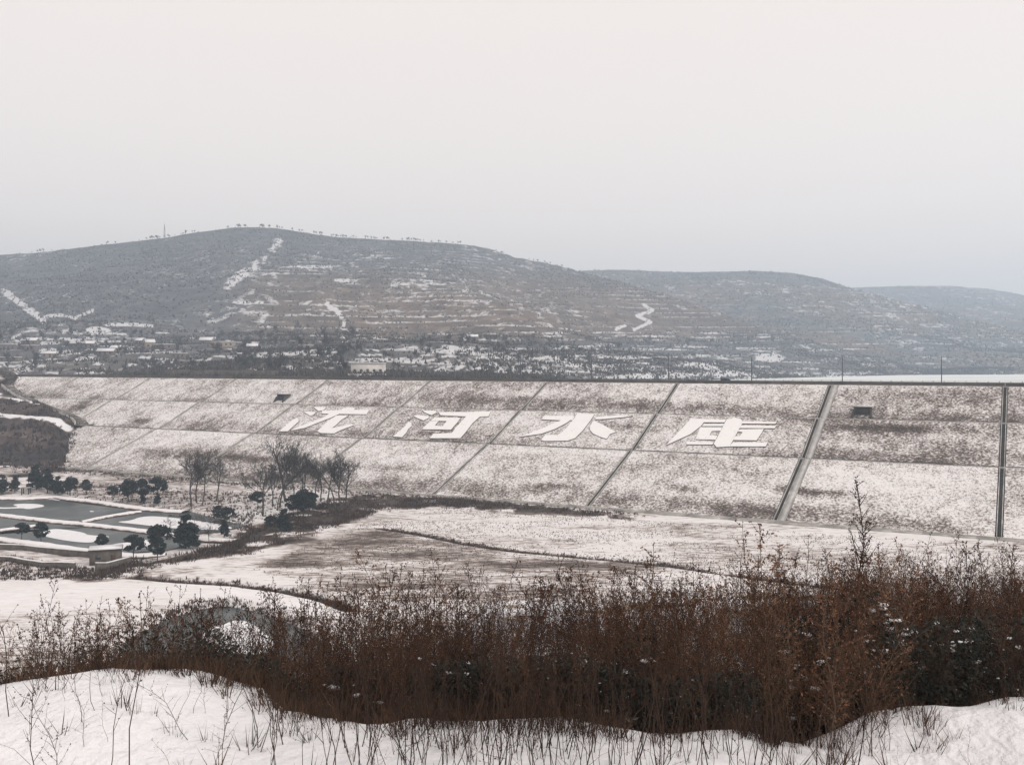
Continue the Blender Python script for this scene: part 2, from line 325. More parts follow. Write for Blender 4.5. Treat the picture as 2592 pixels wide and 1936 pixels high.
# ------------------------------------------------------------------ hills behind the dam
def make_hill(name, cols_, nu, nt, px0, px1, seed, amp, terrace, feat=None, warm=None):
    pxs = np.linspace(px0, px1, nu); K = np.array([c[0] for c in cols_]); nn = len(cols_[0][1])
    Yn = np.array([np.interp(pxs, K, [c[1][k][0] for c in cols_]) for k in range(nn)])
    Rn = np.array([np.interp(pxs, K, [c[1][k][1] for c in cols_]) for k in range(nn)])
    Zn = -(Rn-HR)/F*Yn
    Yn = np.vstack([Yn, Yn[-1]*1.08, Yn[-1]*1.22]); Zn = np.vstack([Zn, Zn[-1]*0.86-6, np.full(nu, -38.0)])
    t = np.concatenate([np.linspace(0, nn-1, nt), nn-1+np.linspace(0.1, 2, 16)])
    k = np.clip(np.floor(t).astype(int), 0, nn); f = (t-k)[:, None]; f = f
    Y = Yn[k]*(1-f)+Yn[k+1]*f; Z = Zn[k]*(1-f)+Zn[k+1]*f; Tt = np.repeat(t[:, None], nu, 1)/(nn-1)
    X = (pxs[None, :]-CX)/F*Y
    env = sstep(0, 0.25, Tt)*(1-0.75*sstep(0.8, 1.0, Tt))
    r = 1-np.abs(2*fbm(X/260+seed, Y/340, 4, seed)-1)
    Z = Z+env*amp*((fbm(X/150, Y/190, 4, seed+3)-.5)*1.6+(r-.75)*1.6)+ (0.35+env)*1.3*(fbm(X/14, Y/14, 2, seed+5)-.5)
    px = np.repeat(pxs[None, :], len(t), 0); row = HR-Z/Y*F
    tm = terrace(px, row, X, Y)
    step = 6.5; q = (Z+7*(fbm(X/90, Y/90, 3, seed+7)-.5))/step; fl = np.floor(q); fr = q-fl
    Z2 = Z+step*((np.clip((fr-.6)/.4, 0, 1))-fr)*0.8*tm
    flat = sstep(0.0, 0.12, fr)*sstep(0.66, 0.5, fr)
    pat = fbm(X/60, Z/9, 4, seed+9); pat2 = fbm(X/9, Y/14, 3, seed+11)
    snow = 0.385+0.26*(pat2-.5)+0.14*(fbm(X/200, Y/200, 2, seed+19)-.5)
    snow += tm*flat*sstep(0.40, 0.60, pat)*0.30
    snow += 0.10*sstep(0.58, 0.72, pat2)*sstep(0.4, 0.65, fbm(X/120, Y/160, 3, seed+13))
    wm = np.clip(0.25+0.75*tm, 0, 1)*sstep(.3, .6, fbm(X/110, Z/30, 3, seed+15)) if warm is None else warm(px, HR-Z2/Y*F, X, Y)
    if feat is not None: snow = feat(px, HR-Z2/Y*F, snow, X, Y)
    o = mobj(name, np.stack([X, Y, Z2], -1), grid_faces(*X.shape), M['hill'], None, {'snow': snow, 'warm': wm}, True)
    tag(o, kind='structure')
    return dict(px=px, row=HR-Z2/Y*F, X=X, Y=Y, Z=Z2, t=Tt, nt=nt, obj=o)
def pixline(pts, px, row): return pdist(np.array(pts, float), px, row)

MAIN = [(-500, [(480, 962), (560, 944), (740, 885), (930, 830), (1200, 742), (1440, 672)]),
 (0, [(462, 960), (540, 942), (720, 882), (900, 830), (1180, 730), (1450, 643)]),
 (90, [(455, 960), (530, 942), (710, 882), (890, 830), (1170, 728), (1450, 638)]),
 (200, [(440, 959), (520, 941), (700, 881), (880, 828), (1160, 722), (1450, 626)]),
 (300, [(432, 959), (512, 941), (690, 880), (870, 826), (1150, 716), (1450, 613)]),
 (400, [(420, 959), (505, 941), (680, 880), (860, 825), (1150, 708), (1450, 601)]),
 (470, [(415, 960), (500, 941), (675, 880), (850, 825), (1150, 704), (1450, 591)]),
 (560, [(405, 960), (500, 941), (670, 880), (840, 825), (1140, 698), (1450, 581)]),
 (640, [(398, 960), (500, 940), (660, 880), (830, 825), (1130, 694), (1450, 577)]),
 (700, [(392, 961), (495, 940), (660, 880), (830, 825), (1130, 694), (1450, 578)]),
 (750, [(388, 961), (495, 940), (660, 880), (830, 826), (1130, 698), (1450, 586)]),
 (850, [(380, 962), (490, 940), (660, 880), (830, 828), (1140, 706), (1460, 603)]),
 (1000, [(370, 963), (490, 938), (660, 880), (850, 830), (1160, 712), (1470, 611)]),
 (1180, [(365, 965), (500, 936), (680, 880), (880, 832), (1180, 716), (1480, 618)]),
 (1240, [(370, 966), (520, 936), (700, 880), (890, 833), (1190, 722), (1480, 627)]),
 (1300, [(420, 967), (550, 936), (720, 880), (900, 834), (1200, 732), (1480, 646)]),
 (1400, [(480, 967), (590, 937), (750, 882), (930, 836), (1210, 746), (1470, 669)]),
 (1480, [(540, 967), (630, 939), (780, 884), (950, 838), (1220, 758), (1450, 690)]),
 (1700, [(640, 965), (720, 945), (850, 892), (1000, 845), (1180, 795), (1330, 745)]),
 (2000, [(800, 957), (850, 945), (900, 922), (960, 895), (1050, 868), (1150, 842)]),
 (2300, [(1000, 951), (1020, 949), (1050, 945), (1080, 940), (1100, 935), (1150, 930)]),
 (2600, [(1060, 952), (1070, 952), (1080, 952), (1090, 952), (1100, 952), (1150, 954)])]
def terr_main(px, row, X, Y):
    a = sstep(690, 770, row)*sstep(560, 760, px)*sstep(885, 840, row)
    b = sstep(830, 880, row)*0.6
    c = 0.75*sstep(600, 660, row)*sstep(600, 720, px)*(1-.5*sstep(.5, .65, fbm(X/150, Y/150, 2, 97)))
    return np.clip(np.maximum(np.maximum(a, b), c)*(0.5+0.9*fbm(X/140, Y/140, 2, 91)), 0, 1)
def warm_main(px, row, X, Y):
    a = sstep(655, 760, row)*sstep(540, 720, px)*sstep(880, 840, row)*sstep(2100, 1700, px)
    return np.clip(a*(.45+.9*fbm(X/120, Y/160, 3, 99))+.35*sstep(880, 915, row)*fbm(X/40, Y/40, 2, 98), 0, 1)
def feat_main(px, row, sn, X, Y):
    n = fbm(px/14, row/7, 3, 55)
    d = pixline([(705, 612), (690, 640), (655, 668), (610, 695), (578, 722)], px, row)
    sn = sn+0.42*sstep(20, 4, d+26*(n-.5))*sstep(0.35, 0.6, n)
    d = pixline([(12, 738), (48, 765), (75, 785), (110, 812)], px, row); sn = sn+0.45*sstep(10, 3, d+10*(n-.5))
    for L_ in ([(115, 800), (160, 798), (190, 806), (235, 786)], [(828, 770), (850, 785), (872, 812), (868, 832)],
               [(1630, 772), (1652, 786), (1612, 800), (1648, 815), (1605, 834)], [(1560, 832), (1582, 824)],
               [(1085, 945), (1150, 936), (1170, 928)], [(1255, 925), (1270, 940), (1240, 950)], [(270, 822), (340, 822), (385, 825)],
               [(800, 888), (720, 896), (650, 897)], [(1490, 939), (1560, 937), (1640, 934), (1700, 940)], [(1190, 846), (1175, 860)]):
        sn = sn+0.45*sstep(5, 2, pixline(L_, px, row)+3*(n-.5))
    for (a, b, c, d_) in ((245, 838, 34, 12), (630, 766, 44, 3), (865, 710, 22, 5), (790, 675, 60, 3), (1930, 850, 20, 6), (1950, 905, 40, 14), (1830, 945, 60, 8), (1160, 885, 40, 5),
                          (1330, 940, 60, 10), (1260, 905, 50, 4), (1580, 905, 80, 4), (1680, 948, 90, 5), (1100, 945, 60, 4), (1440, 880, 50, 5), (1600, 955, 120, 4), (1500, 925, 70, 6), (1390, 905, 40, 5), (1760, 925, 50, 7), (1050, 915, 40, 4), (1210, 935, 40, 6)):
        sn = sn+(0.28 if a > 950 and b > 870 else 0.40)*sstep(1.2, 0.5, ((px-a)/c)**2+((row-b)/d_)**2+1.0*(n-.5))
    rr = np.random.default_rng(4); low = row > 835
    pl, rl_ = px[low], row[low]; nl = n[low]; acc = np.zeros(pl.shape)
    for _ in range(260):
        a = rr.uniform(-60, 1950); b = rr.uniform(842, 955); c = rr.uniform(10, 62)*(.6 if a < 800 else 1); d_ = rr.uniform(1.2, 3.0)
        m = (np.abs(pl-a) < c*1.3) & (np.abs(rl_-b) < 6)
        acc[m] = np.maximum(acc[m], sstep(1.3, .4, ((pl[m]-a)/c)**2+((rl_[m]-b-(pl[m]-a)*.02)/d_)**2+.8*(nl[m]-.5)))
    sn[low] += np.where(pl > 800, .22, .36)*acc
    sn = sn+0.22*sstep(1650, 1850, px)*sstep(938, 948, row)*sstep(.35, .55, n)
    sn = sn-0.16*sstep(6, 2, np.abs(row-868-4*np.sin(px/90)))*sstep(1000, 1100, px)    # dark tree belt
    return sn
HM = make_hill('hill', MAIN, 800, 300, -450, 2560, 3, 15, terr_main, feat_main, warm_main)
SEC = [(1150, [(1350, 900), (1550, 800), (1800, 742), (2050, 705)]),
 (1480, [(1250, 905), (1500, 810), (1750, 742), (2050, 687)]), (1560, [(1250, 905), (1500, 810), (1750, 742), (2050, 685)]),
 (1700, [(1200, 910), (1480, 815), (1750, 745), (2050, 690)]), (1900, [(1150, 925), (1400, 825), (1700, 742), (2000, 685)]),
 (2000, [(1120, 935), (1400, 830), (1680, 748), (1980, 691)]), (2080, [(1100, 942), (1380, 842), (1650, 765), (1950, 706)]),
 (2150, [(1080, 948), (1350, 858), (1620, 785), (1900, 727)]), (2300, [(1070, 951), (1300, 885), (1500, 830), (1800, 768)]),
 (2600, [(1065, 952), (1200, 915), (1400, 880), (1600, 840)]), (3100, [(1060, 953), (1150, 945), (1200, 935), (1300, 920)])]
def terr2(px, row, X, Y): return np.clip(1.3*fbm(X/160, Y/160, 2, 61)-.1, 0, 1)*sstep(700, 760, row)
HS = make_hill('hill', SEC, 520, 170, 1150, 3000, 21, 11, terr2)
FAR = [(1800, [(1400, 915), (1700, 840), (2200, 782), (2850, 738)]), (2150, [(1200, 938), (1600, 850), (2200, 782), (2850, 728)]),
 (2280, [(1080, 950), (1500, 866), (2150, 786), (2850, 724)]), (2400, [(1070, 950), (1500, 868), (2150, 788), (2850, 723)]),
 (2500, [(1070, 950), (1500, 870), (2150, 792), (2850, 731)]), (2592, [(1070, 950), (1500, 872), (2150, 800), (2850, 748)]),
 (2800, [(1070, 950), (1500, 880), (2150, 815), (2850, 776)]), (3300, [(1080, 950), (1500, 895), (2150, 840), (2850, 810)])]
HF = make_hill('hill', FAR, 380, 120, 1850, 3300, 37, 10, lambda a, b, c, d: 0.35+0*a)
# reservoir
res = np.array([(-60, 470), (300, 200), (3000, 200), (3000, 1300), (200, 1300), (20, 560)], float)
me = bpy.data.meshes.new('reservoir_ice'); me.from_pydata([(x, y, -12.0) for x, y in [(-40, 460), (330, 262), (1500, 262), (1500, 1260), (250, 1260), (60, 620)]], [], [(0, 1, 2, 3, 4, 5)])
me.materials.append(M['res_ice']); tag(link(bpy.data.objects.new('reservoir_ice', me)), kind='structure')

def hill_sample(h, px, row, tol=14):
    """point of the hill surface seen near a pixel (first matching grid vertex)."""
    c = int(np.argmin(np.abs(h['px'][0]-px))); r = h['row'][:h['nt'], c]; k = int(np.argmin(np.abs(r-row)))
    return np.array((h['X'][k, c], h['Y'][k, c], h['Z'][k, c]))

# scrub on the hills: uncountable
def clumps(P, size, tint, blades, name, m, spread=0.45, wid=0.28, parent=None, lean=0.5):
    """tufts of pointed blades at P (n,3), heights size (n)."""
    n = len(P); B = blades
    a = rng.uniform(0, 2*math.pi, (n, B)); r = rng.uniform(0, spread, (n, B))*size[:, None]
    base = P[:, None]+np.stack([np.cos(a)*r, np.sin(a)*r, 0*r-0.08*size[:, None]], -1)
    b = rng.uniform(0, 2*math.pi, (n, B)); hw = wid*size[:, None]*rng.uniform(0.5, 1.1, (n, B))
    e = np.stack([np.cos(b)*hw, np.sin(b)*hw, 0*hw], -1)
    h = size[:, None]*rng.uniform(0.5, 1.15, (n, B)); ln = lean*h
    tip = base+np.stack([np.cos(a)*ln*rng.uniform(0, 1, (n, B)), np.sin(a)*ln*rng.uniform(0, 1, (n, B)), h], -1)
    V = np.stack([base-e, base+e, tip], 2).reshape(-1, 3)
    Fc = np.arange(n*B*3).reshape(-1, 3)
    t = np.repeat(tint, B*3)
    return mobj(name, V, Fc, m, parent, {'tint': t})
def hill_scrub(h, n, name, dens, smin, smax):
    nt, nu = h['nt'], h['X'].shape[1]
    i = rng.integers(2, nt, n*3); j = rng.integers(0, nu, n*3)
    d = dens(h['px'][i, j], h['row'][i, j], h['X'][i, j], h['Y'][i, j]); k = np.where(rng.random(n*3) < d)[0][:n]; i, j = i[k], j[k]
    P = np.stack([h['X'][i, j], h['Y'][i, j], h['Z'][i, j]], 1); P[:, :2] += rng.normal(0, 1.2, (len(P), 2))
    sz = rng.uniform(smin, smax, len(P))
    tag(clumps(P, sz, rng.uniform(0.1, 0.9, len(P)), 4, name, M['scrub'], 0.5, 0.35), kind='stuff')
def dens_main(px, row, X, Y):
    d = 0.25+0.6*sstep(0.42, 0.6, fbm(X/70, Y/90, 3, 71))
    d = d*(1-0.65*sstep(740, 780, row)*sstep(560, 700, px)*sstep(850, 830, row))
    return d
hill_scrub(HM, 56000, 'hill_scrub', dens_main, 0.8, 2.4)
hill_scrub(HS, 14000, 'hill_scrub', lambda a, b, X, Y: 0.3+0.6*sstep(0.42, 0.6, fbm(X/90, Y/90, 3, 72)), 1.4, 3.4)
hill_scrub(HF, 7000, 'hill_scrub', lambda a, b, X, Y: 0.3+0.6*sstep(0.42, 0.6, fbm(X/90, Y/90, 3, 73)), 1.6, 3.6)

# ------------------------------------------------------------------ dam
dam = empty('dam', tuple(dam_pt(0, 69.2)))
tag(dam, 'long snow-dusted embankment dam divided by drains and berms into grass panels', 'dam')
DI = Matrix.Translation(-Vector(dam.location))
def dpart(name, V, Fq, m, attrs=None, smooth=False, parent=None):
    V = np.asarray(V, float).reshape(-1, 3)-np.array(dam.location); return mobj(name, V, Fq, m, parent or dam, attrs, smooth)
SPAC = 45.0
GX = [-191.5, -151.5, -109.2, -68.5, -28.6, 11.6, 50.9, 90.8, 129.8, 169.0, 208.5, 248.0]; GS = [(g-11.6)/0.882 for g in GX]
tiers = [(0.0, 18.04), (19.24, 38.29), (39.79, 69.2)]
edges = [-290.0]+GS
SST = GS[7]                                      # the drain that the stair runs beside
def darkpatch(s, w):
    d = np.zeros(np.shape(s))
    for (px, row, rs, rw, a) in ((2250, 1085, 22, 2.2, .3), (2010, 1240, 4, 2, .32), (1740, 1238, 4, 1.5, .3), (2100, 1250, 6, 1.4, .3), (1400, 1230, 6, 1.5, .22),
                                 (480, 1150, 22, 3.5, .3), (620, 1160, 12, 2.5, .26), (350, 1065, 5, 2, .3), (200, 1030, 8, 5, .35), (1000, 1185, 10, 2, .2), (1600, 1080, 8, 1.5, .2),
                                 (1250, 1012, 30, 2.5, .16), (1650, 1025, 30, 2.5, .16), (2080, 1062, 12, 1.5, .2), (1150, 1230, 26, 4, .14), (1900, 1290, 40, 3, .14), (2380, 1005, 20, 5, .15)):
        c = dam_sw_at(px, row); d += a*np.exp(-((s-c[0])/rs)**2-((w-c[1])/rw)**2)
    return d
for (w0, w1) in tiers:
    for e0, e1 in zip(edges[:-1], edges[1:]):
        ns = 60 if e1-e0 < 60 else 70; nw = 34
        a = e0+(0.75 if e0 > -280 else 0); b = e1-0.75
        if abs(e0-SST) < 1: a = e0+2.3                      # room for the stair beside the drain
        S = np.linspace(a, b, ns); W = np.linspace(w0+0.15, w1-0.15, nw); SS, WW = np.meshgrid(S, W)
        P = dam_pt(SS, WW)
        lift = 0.10+0.22*(fbm(SS*.25, WW*.25, 3, 44)-.5)*np.minimum(1, np.minimum(np.minimum(SS-a, b-SS), np.minimum(WW-w0, w1-WW))/1.5+0.0)
        P[..., 2] += lift
        sn = 0.60+0.40*(fbm(SS*.05, WW*.12, 4, 45)-.5)+0.42*(fbm(SS*.55, WW*.38, 3, 145)-.5)-0.26*sstep(.62, 1, (WW-w0)/(w1-w0))*sstep(.3, .7, fbm(SS*.06, WW*.15, 3, 146))+0.10*(h2(np.int64(round(e0)), np.int64(round(w0)), 7)-.5)-1.25*darkpatch(SS, WW)*(.3+1.4*fbm(SS*.35, WW*.5, 3, 47))
        sn -= 0.05*(w0 < 1)*(SS > -60)+0.045*((w0 > 1) & (w0 < 30)); sn += 0.03*sstep(60, 120, SS)
        dpart('slope_panel', P, grid_faces(nw, ns), M['slope'], {'snow': sn}, True)
# body under the panels, berms, drains
def ribbon_box(s0, s1, w0, w1, lift0, lift1, n=2):
    """slab following the face between (s0,w0) and (s1,w1): along s when w-range is small."""
    mb = MB()
    S = np.linspace(s0, s1, n)
    for a, b in zip(S[:-1], S[1:]):
        lo = [dam_pt(a, w0, lift0), dam_pt(b, w0, lift0), dam_pt(b, w1, lift0), dam_pt(a, w1, lift0)]
        hi = [dam_pt(a, w0, lift1), dam_pt(b, w0, lift1), dam_pt(b, w1, lift1), dam_pt(a, w1, lift1)]
        mb.hexa(lo+hi)
    return mb.arrays()
SB = np.linspace(-300, 280, 59); WBp = np.array([-9, 0, 18.04, 19.24, 38.29, 39.79, 69.2, 74]); SS, WW = np.meshgrid(SB, WBp)
P = dam_pt(SS, WW, ); P[..., 2] -= 0.45; P[-1, :, 2] -= 3
dpart('embankment_core', P, grid_faces(*SS.shape), M['gutter'])
for w0, w1 in ((18.04, 19.24), (38.29, 39.79)):
    V, Fq = ribbon_box(-300, 280, w0+0.55, w1+0.1, -0.3, 0.06, 59); dpart('berm_path', V, Fq, M['gutter'])
    V, Fq = ribbon_box(-300, 280, w1+0.1, w1+0.32, -0.3, 0.22, 59); dpart('berm_kerb', V, Fq, M['concrete'])
V, Fq = ribbon_box(-300, 280, 69.3, 69.9, -0.4, 0.32, 59); dpart('toe_drain_wall', V, Fq, M['concrete'])
V, Fq = ribbon_box(-300, 280, 71.1, 71.6, -0.4, 0.30, 59); dpart('toe_drain_wall', V, Fq, M['concrete'])
V, Fq = ribbon_box(-300, 280, 69.9, 71.1, -0.6, -0.1, 59); dpart('toe_drain_bed', V, Fq, M['gutter'])
for s in GS[:-1]:
    for ti, (w0, w1) in enumerate(tiers):
        wide = 1.0
        for side in (-1, 1):
            V, Fq = ribbon_box(s+side*0.45-0.09, s+side*0.45+0.09, w0+0.05, w1-0.05, -0.3, 0.28); dpart('drain_kerb', V, Fq, M['concrete'])
        V, Fq = ribbon_box(s-0.36, s+0.36, w0+0.05, w1-0.05, -0.35, -0.12); dpart('drain_bed', V, Fq, M['gutter'])
# stair beside one drain
for (w0, w1) in tiers:
    st = empty('stair', (0, 0, 0)); st.parent = dam
    n = int((w1-w0)/0.42); mb = MB(); s0 = SST+0.86; s1 = SST+2.0
    for i in range(n):
        a = w0+0.1+(w1-w0-0.2)*i/n; b = w0+0.1+(w1-w0-0.2)*(i+1)/n; z = damz(a)
        q = [np.append(sw2xy(x, y), zz)-np.array(dam.location) for zz in (z-0.9, z+0.05) for x, y in ((s0, a), (s1, a), (s1, b), (s0, b))]
        mb.hexa(q)
    o = mb.build('steps', M['step'], st); o['kind'] = 'stuff'
    for x in (s0-0.16, s1):
        V, Fq = ribbon_box(x, x+0.18, w0+0.05, w1-0.05, -0.3, 0.3); dpart('stair_kerb', V, Fq, M['concrete'], parent=st)
# crest: road, parapet, pale kerb
V, Fq = ribbon_box(-300, 280, -8.6, -0.75, -0.5, 0.05, 30); dpart('crest_road', V, Fq, M['road'])
for e0, e1 in zip(edges[:-1], edges[1:]):
    V, Fq = ribbon_box(e0+0.03, e1-0.03, -0.72, -0.42, -0.3, 1.12, 2); dpart('parapet', V, Fq, M['parapet'])
    V, Fq = ribbon_box(e0+0.03, e1-0.03, -0.40, 0.12, -0.3, 0.16, 2); dpart('crest_kerb', V, Fq, M['concrete'])
# dry grass on the face (uncountable)
n = 80000
S = rng.uniform(-285, 190, n*2); W = rng.uniform(0.3, 69, n*2)
keep = np.zeros(n*2, bool)
for w0, w1 in tiers: keep |= (W > w0+.3) & (W < w1-.3)
off = np.min(np.abs(S[:, None]-np.array(GS)[None]), 1); keep &= off > 0.9
keep &= ~((S > SST) & (S < SST+2.5))
keep &= rng.random(n*2) < 0.25+1.3*sstep(0.42, 0.68, fbm(S*.12, W*.3, 4, 46))*0.75+darkpatch(S, W)*2.5
S, W = S[keep][:n], W[keep][:n]; P = dam_pt(S, W); P[:, 2] += 0.08
sz = rng.uniform(0.15, 0.48, len(P))*(1+1.2*darkpatch(S, W))
o = clumps(P-np.array(dam.location), sz, rng.uniform(0, 1, len(P)), 3, 'dry_grass', M['straw'], 0.7, 0.13, dam); o['kind'] = 'stuff'

S = rng.uniform(-280, 185, 7200); W = np.where(rng.random(7200) < .65, 39.9, 18.9)+rng.normal(0, .22, 7200); k = rng.random(7200) < .25+.9*fbm(S*.15, W*0, 3, 147)
P = dam_pt(S[k], W[k]); o = clumps(P-np.array(dam.location), rng.uniform(.12, .38, len(P)), rng.uniform(0, .7, len(P)), 5, 'berm_weeds', M['brush'], .7, .14, dam); o['kind'] = 'stuff'
# ------------------------------------------------------------------ the four characters on the middle tier
def zoomA(pts): return [(680+x/3.814, 1010+y/3.814) for x, y in pts]
def zoomB(pts): return [(1280+x/3.072, 1020+y/3.072) for x, y in pts]
def face_pt(px, row):
    return dam_sw_at(px, row)
CH = [
 ('first character of the dam name, water radical beside a hooked stroke, white on the slope', zoomA, [
  [(432,85),(560,85),(530,116),(480,126)], [(340,135),(385,129),(458,135),(430,162),(400,170)],
  [(275,186),(290,225),(245,265),(185,320),(98,322),(140,285),(230,210)],
  [(516,120),(690,117),(725,94),(830,94),(826,114),(972,112),(946,157),(680,153),(600,190),(480,235),(350,288),(205,314),(300,270),(430,225),(545,178),(580,152),(512,150)],
  [(650,170),(772,168),(702,210),(640,268),(612,290),(740,262),(800,250),(822,262),(760,285),(690,312),(630,342),(500,337),(468,320),(540,250),(605,200)]]),
 ('second character of the dam name, with a square box inside, white on the slope', zoomA, [
  [(1485,120),(1610,121),(1622,140),(1570,165),(1510,142)], [(1392,170),(1440,164),(1548,175),(1546,192),(1495,217),(1440,196)],
  [(1350,226),(1376,240),(1382,270),(1345,302),(1330,332),(1288,378),(1196,372),(1260,320),(1320,268)],
  [(1640,135),(1930,134),(2145,128),(2122,177),(2040,180),(1970,240),(1900,332),(1850,388),(1555,388),(1590,346),(1770,336),(1800,290),(1905,178),(1658,166)],
  [(1600,188),(1852,190),(1832,222),(1760,306),(1478,302),(1530,250),(1560,222),(1640,222),(1605,266),(1680,272),(1718,222),(1640,221),(1565,220)]]),
 ('third character of the dam name, with two sweeping side strokes, white on the slope', zoomB, [
  [(300,107),(538,110),(520,142),(500,143),(470,166),(380,212),(280,247),(105,272),(200,238),(320,190),(428,143),(278,136)],
  [(556,90),(692,94),(662,140),(600,222),(540,282),(480,302),(300,304),(272,296),(310,257),(400,257),(440,235),(482,190),(530,130)],
  [(700,119),(780,110),(930,102),(988,107),(920,119),(760,134),(700,136)],
  [(690,146),(760,180),(858,235),(812,250),(786,288),(735,272),(680,247),(655,217),(658,185),(674,155)]]),
 ('fourth character of the dam name, long left stroke and thick upright, white on slope', zoomB, [
  [(1720,138),(1780,122),(1832,134),(1842,165),(1800,240),(1742,348),(1640,353),(1618,326),(1660,250),(1700,170)],
  [(1440,130),(1716,138),(1702,160),(1540,159),(1520,187),(1440,250),(1246,338),(1300,280),(1380,198)],
  [(1836,150),(2112,157),(2096,171),(1832,169)], [(1545,171),(1698,172),(1688,189),(1526,189)], [(1828,184),(2104,187),(2092,206),(1816,204)],
  [(1512,197),(1682,197),(1672,226),(1602,228),(1586,262),(1648,263),(1632,296),(1478,291)], [(1822,214),(2008,211),(1992,240),(1952,300),(1762,297),(1772,268),(1822,266),(1842,236),(1800,230)],
  [(1412,308),(1622,316),(1606,333),(1404,331)], [(1764,316),(2038,317),(2022,348),(1742,347)]])]
for lab, zf, strokes in CH:
    allp = [face_pt(*q) for st in strokes for q in zf(st)]; cs = np.mean(allp, axis=0)
    root = empty('character', tuple(dam_pt(cs[0], cs[1], 0.1))); tag(root, lab, 'lettering', 'letters of the dam name on the middle slope')
    ro = np.array(root.location)
    for st in strokes:
        q = [face_pt(*p_) for p_ in zf(st)]; n = len(q)
        top = [dam_pt(a[0], a[1], 0.36)-ro for a in q]; bot = [dam_pt(a[0], a[1], -0.1)-ro for a in q]
        me = bpy.data.meshes.new('stroke')
        ar = sum(q[i][0]*q[(i+1) % n][1]-q[(i+1) % n][0]*q[i][1] for i in range(n))
        fc = [tuple(range(n))]+[(i, n+i, n+(i+1) % n, (i+1) % n) for i in range(n)]
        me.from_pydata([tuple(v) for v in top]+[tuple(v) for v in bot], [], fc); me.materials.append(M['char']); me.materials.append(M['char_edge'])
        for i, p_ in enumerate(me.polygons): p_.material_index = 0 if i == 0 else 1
        me.update(); link(bpy.data.objects.new('stroke', me), root)

# valve chambers let into the upper tier
def chamber(px, row, wd, label):
    s, w = dam_sw_at(px, row); p = dam_pt(s, w); o = empty('valve_chamber', tuple(p), math.atan2(S_DIR[1], S_DIR[0]))
    tag(o, label, 'chamber', 'valve chambers on the upper slope')
    h = wd/2
    mb = MB(); mb.box(-h, -h+0.35, -0.05, 3.2, -0.6, 2.3); mb.box(h-0.35, h, -0.05, 3.2, -0.6, 2.3); mb.box(-h+.35, h-.35, 2.9, 3.2, -0.6, 2.3); mb.build('wall', M['concrete_dark'], o)
    MB().box(-h+0.35, h-0.35, 0.10, 0.25, -0.6, 2.3).build('door', M['gutter'], o)
    MB().box(-h-0.45, h+0.45, -0.5, 3.5, 2.3, 2.5).build('roof', M['concrete'], o)
    MB().box(-h-0.35, h+0.35, -0.4, 3.4, 2.502, 2.66).build('roof_snow', M['snow'], o)
    for sd_ in (-1, 1):
        V = [(sd_*h, -1.6, -0.9), (sd_*(h+.35), -1.6, -0.9), (sd_*(h+.35), 0.0, -0.7), (sd_*h, 0, -0.7), (sd_*h, -1.6, -0.1), (sd_*(h+.35), -1.6, -0.1), (sd_*(h+.35), 0, 1.6), (sd_*h, 0, 1.6)]
        MB().hexa(V).build('wing_wall', M['concrete_dark'], o)
chamber(711, 1014, 3.6, 'small dark chamber on the upper slope above the first white character')
chamber(2183, 1052, 4.2, 'small dark chamber on the upper slope beyond the wide stair')

# lamps on the crest
def lamp(s, i, label):
    p = dam_pt(s, -7.6); o = empty('street_lamp', (p[0], p[1], p[2]+0.05), math.atan2(S_DIR[1], S_DIR[0])); tag(o, label, 'street lamp', 'lamps along the dam crest')
    MB().tube([(0,0,0),(0,0,0.8)], [0.16,0.14], 8).build('base', M['metal'], o)
    MB().tube([(0,0,0.8),(0,0,4),(0,0,8)], [0.15,0.13,0.10], 6).build('pole', M['metal'], o)
    MB().tube([(0,0,7.9),(0,-0.6,8.2),(0,-1.3,8.3)], [0.05,0.045,0.04], 5).build('arm', M['metal'], o)
    mb = MB(); mb.add([(-.14,-1.2,8.25),(.14,-1.2,8.25),(.1,-1.9,8.3),(-.1,-1.9,8.3),(-.1,-1.2,8.4),(.1,-1.2,8.4),(.07,-1.9,8.38),(-.07,-1.9,8.38)], BOXF); mb.build('lamp_head', M['metal'], o)
LS = 26.4; s_first = (118.9-11.6)/0.882
names = ['nearest to the reservoir ice, tallest', 'second from the tallest at the reservoir end', 'third from the tallest, beside the small blue vehicle', 'fourth from the tallest, above the fourth character',
         'fifth from the tallest, toward the hill', 'sixth from the tallest, above the third character', 'seventh from the tallest, before the scrub slope', 'shortest looking and farthest from the reservoir ice']
for i in range(8): lamp(s_first-LS*i-3.5, i, 'thin lamp on the dam crest, '+names[i])
# railing on the far side of the crest
p = dam_pt(-20, -8.4); rl = empty('railing', tuple(p)); tag(rl, 'low post and rail railing along the far side of the dam crest', 'railing'); rp = np.array(p)
for s in np.arange(-60, 200, 2.75):
    q = dam_pt(s, -8.4)-rp; MB().box(q[0]-.05, q[0]+.05, q[1]-.05, q[1]+.05, q[2], q[2]+1.35).build('post', M['metal'], rl)
for zz in (0.75, 1.25):
    MB().bar(dam_pt(-60.0, -8.4, zz)-rp, dam_pt(198.0, -8.4, zz)-rp, 0.05, 0.06).build('rail', M['metal'], rl)
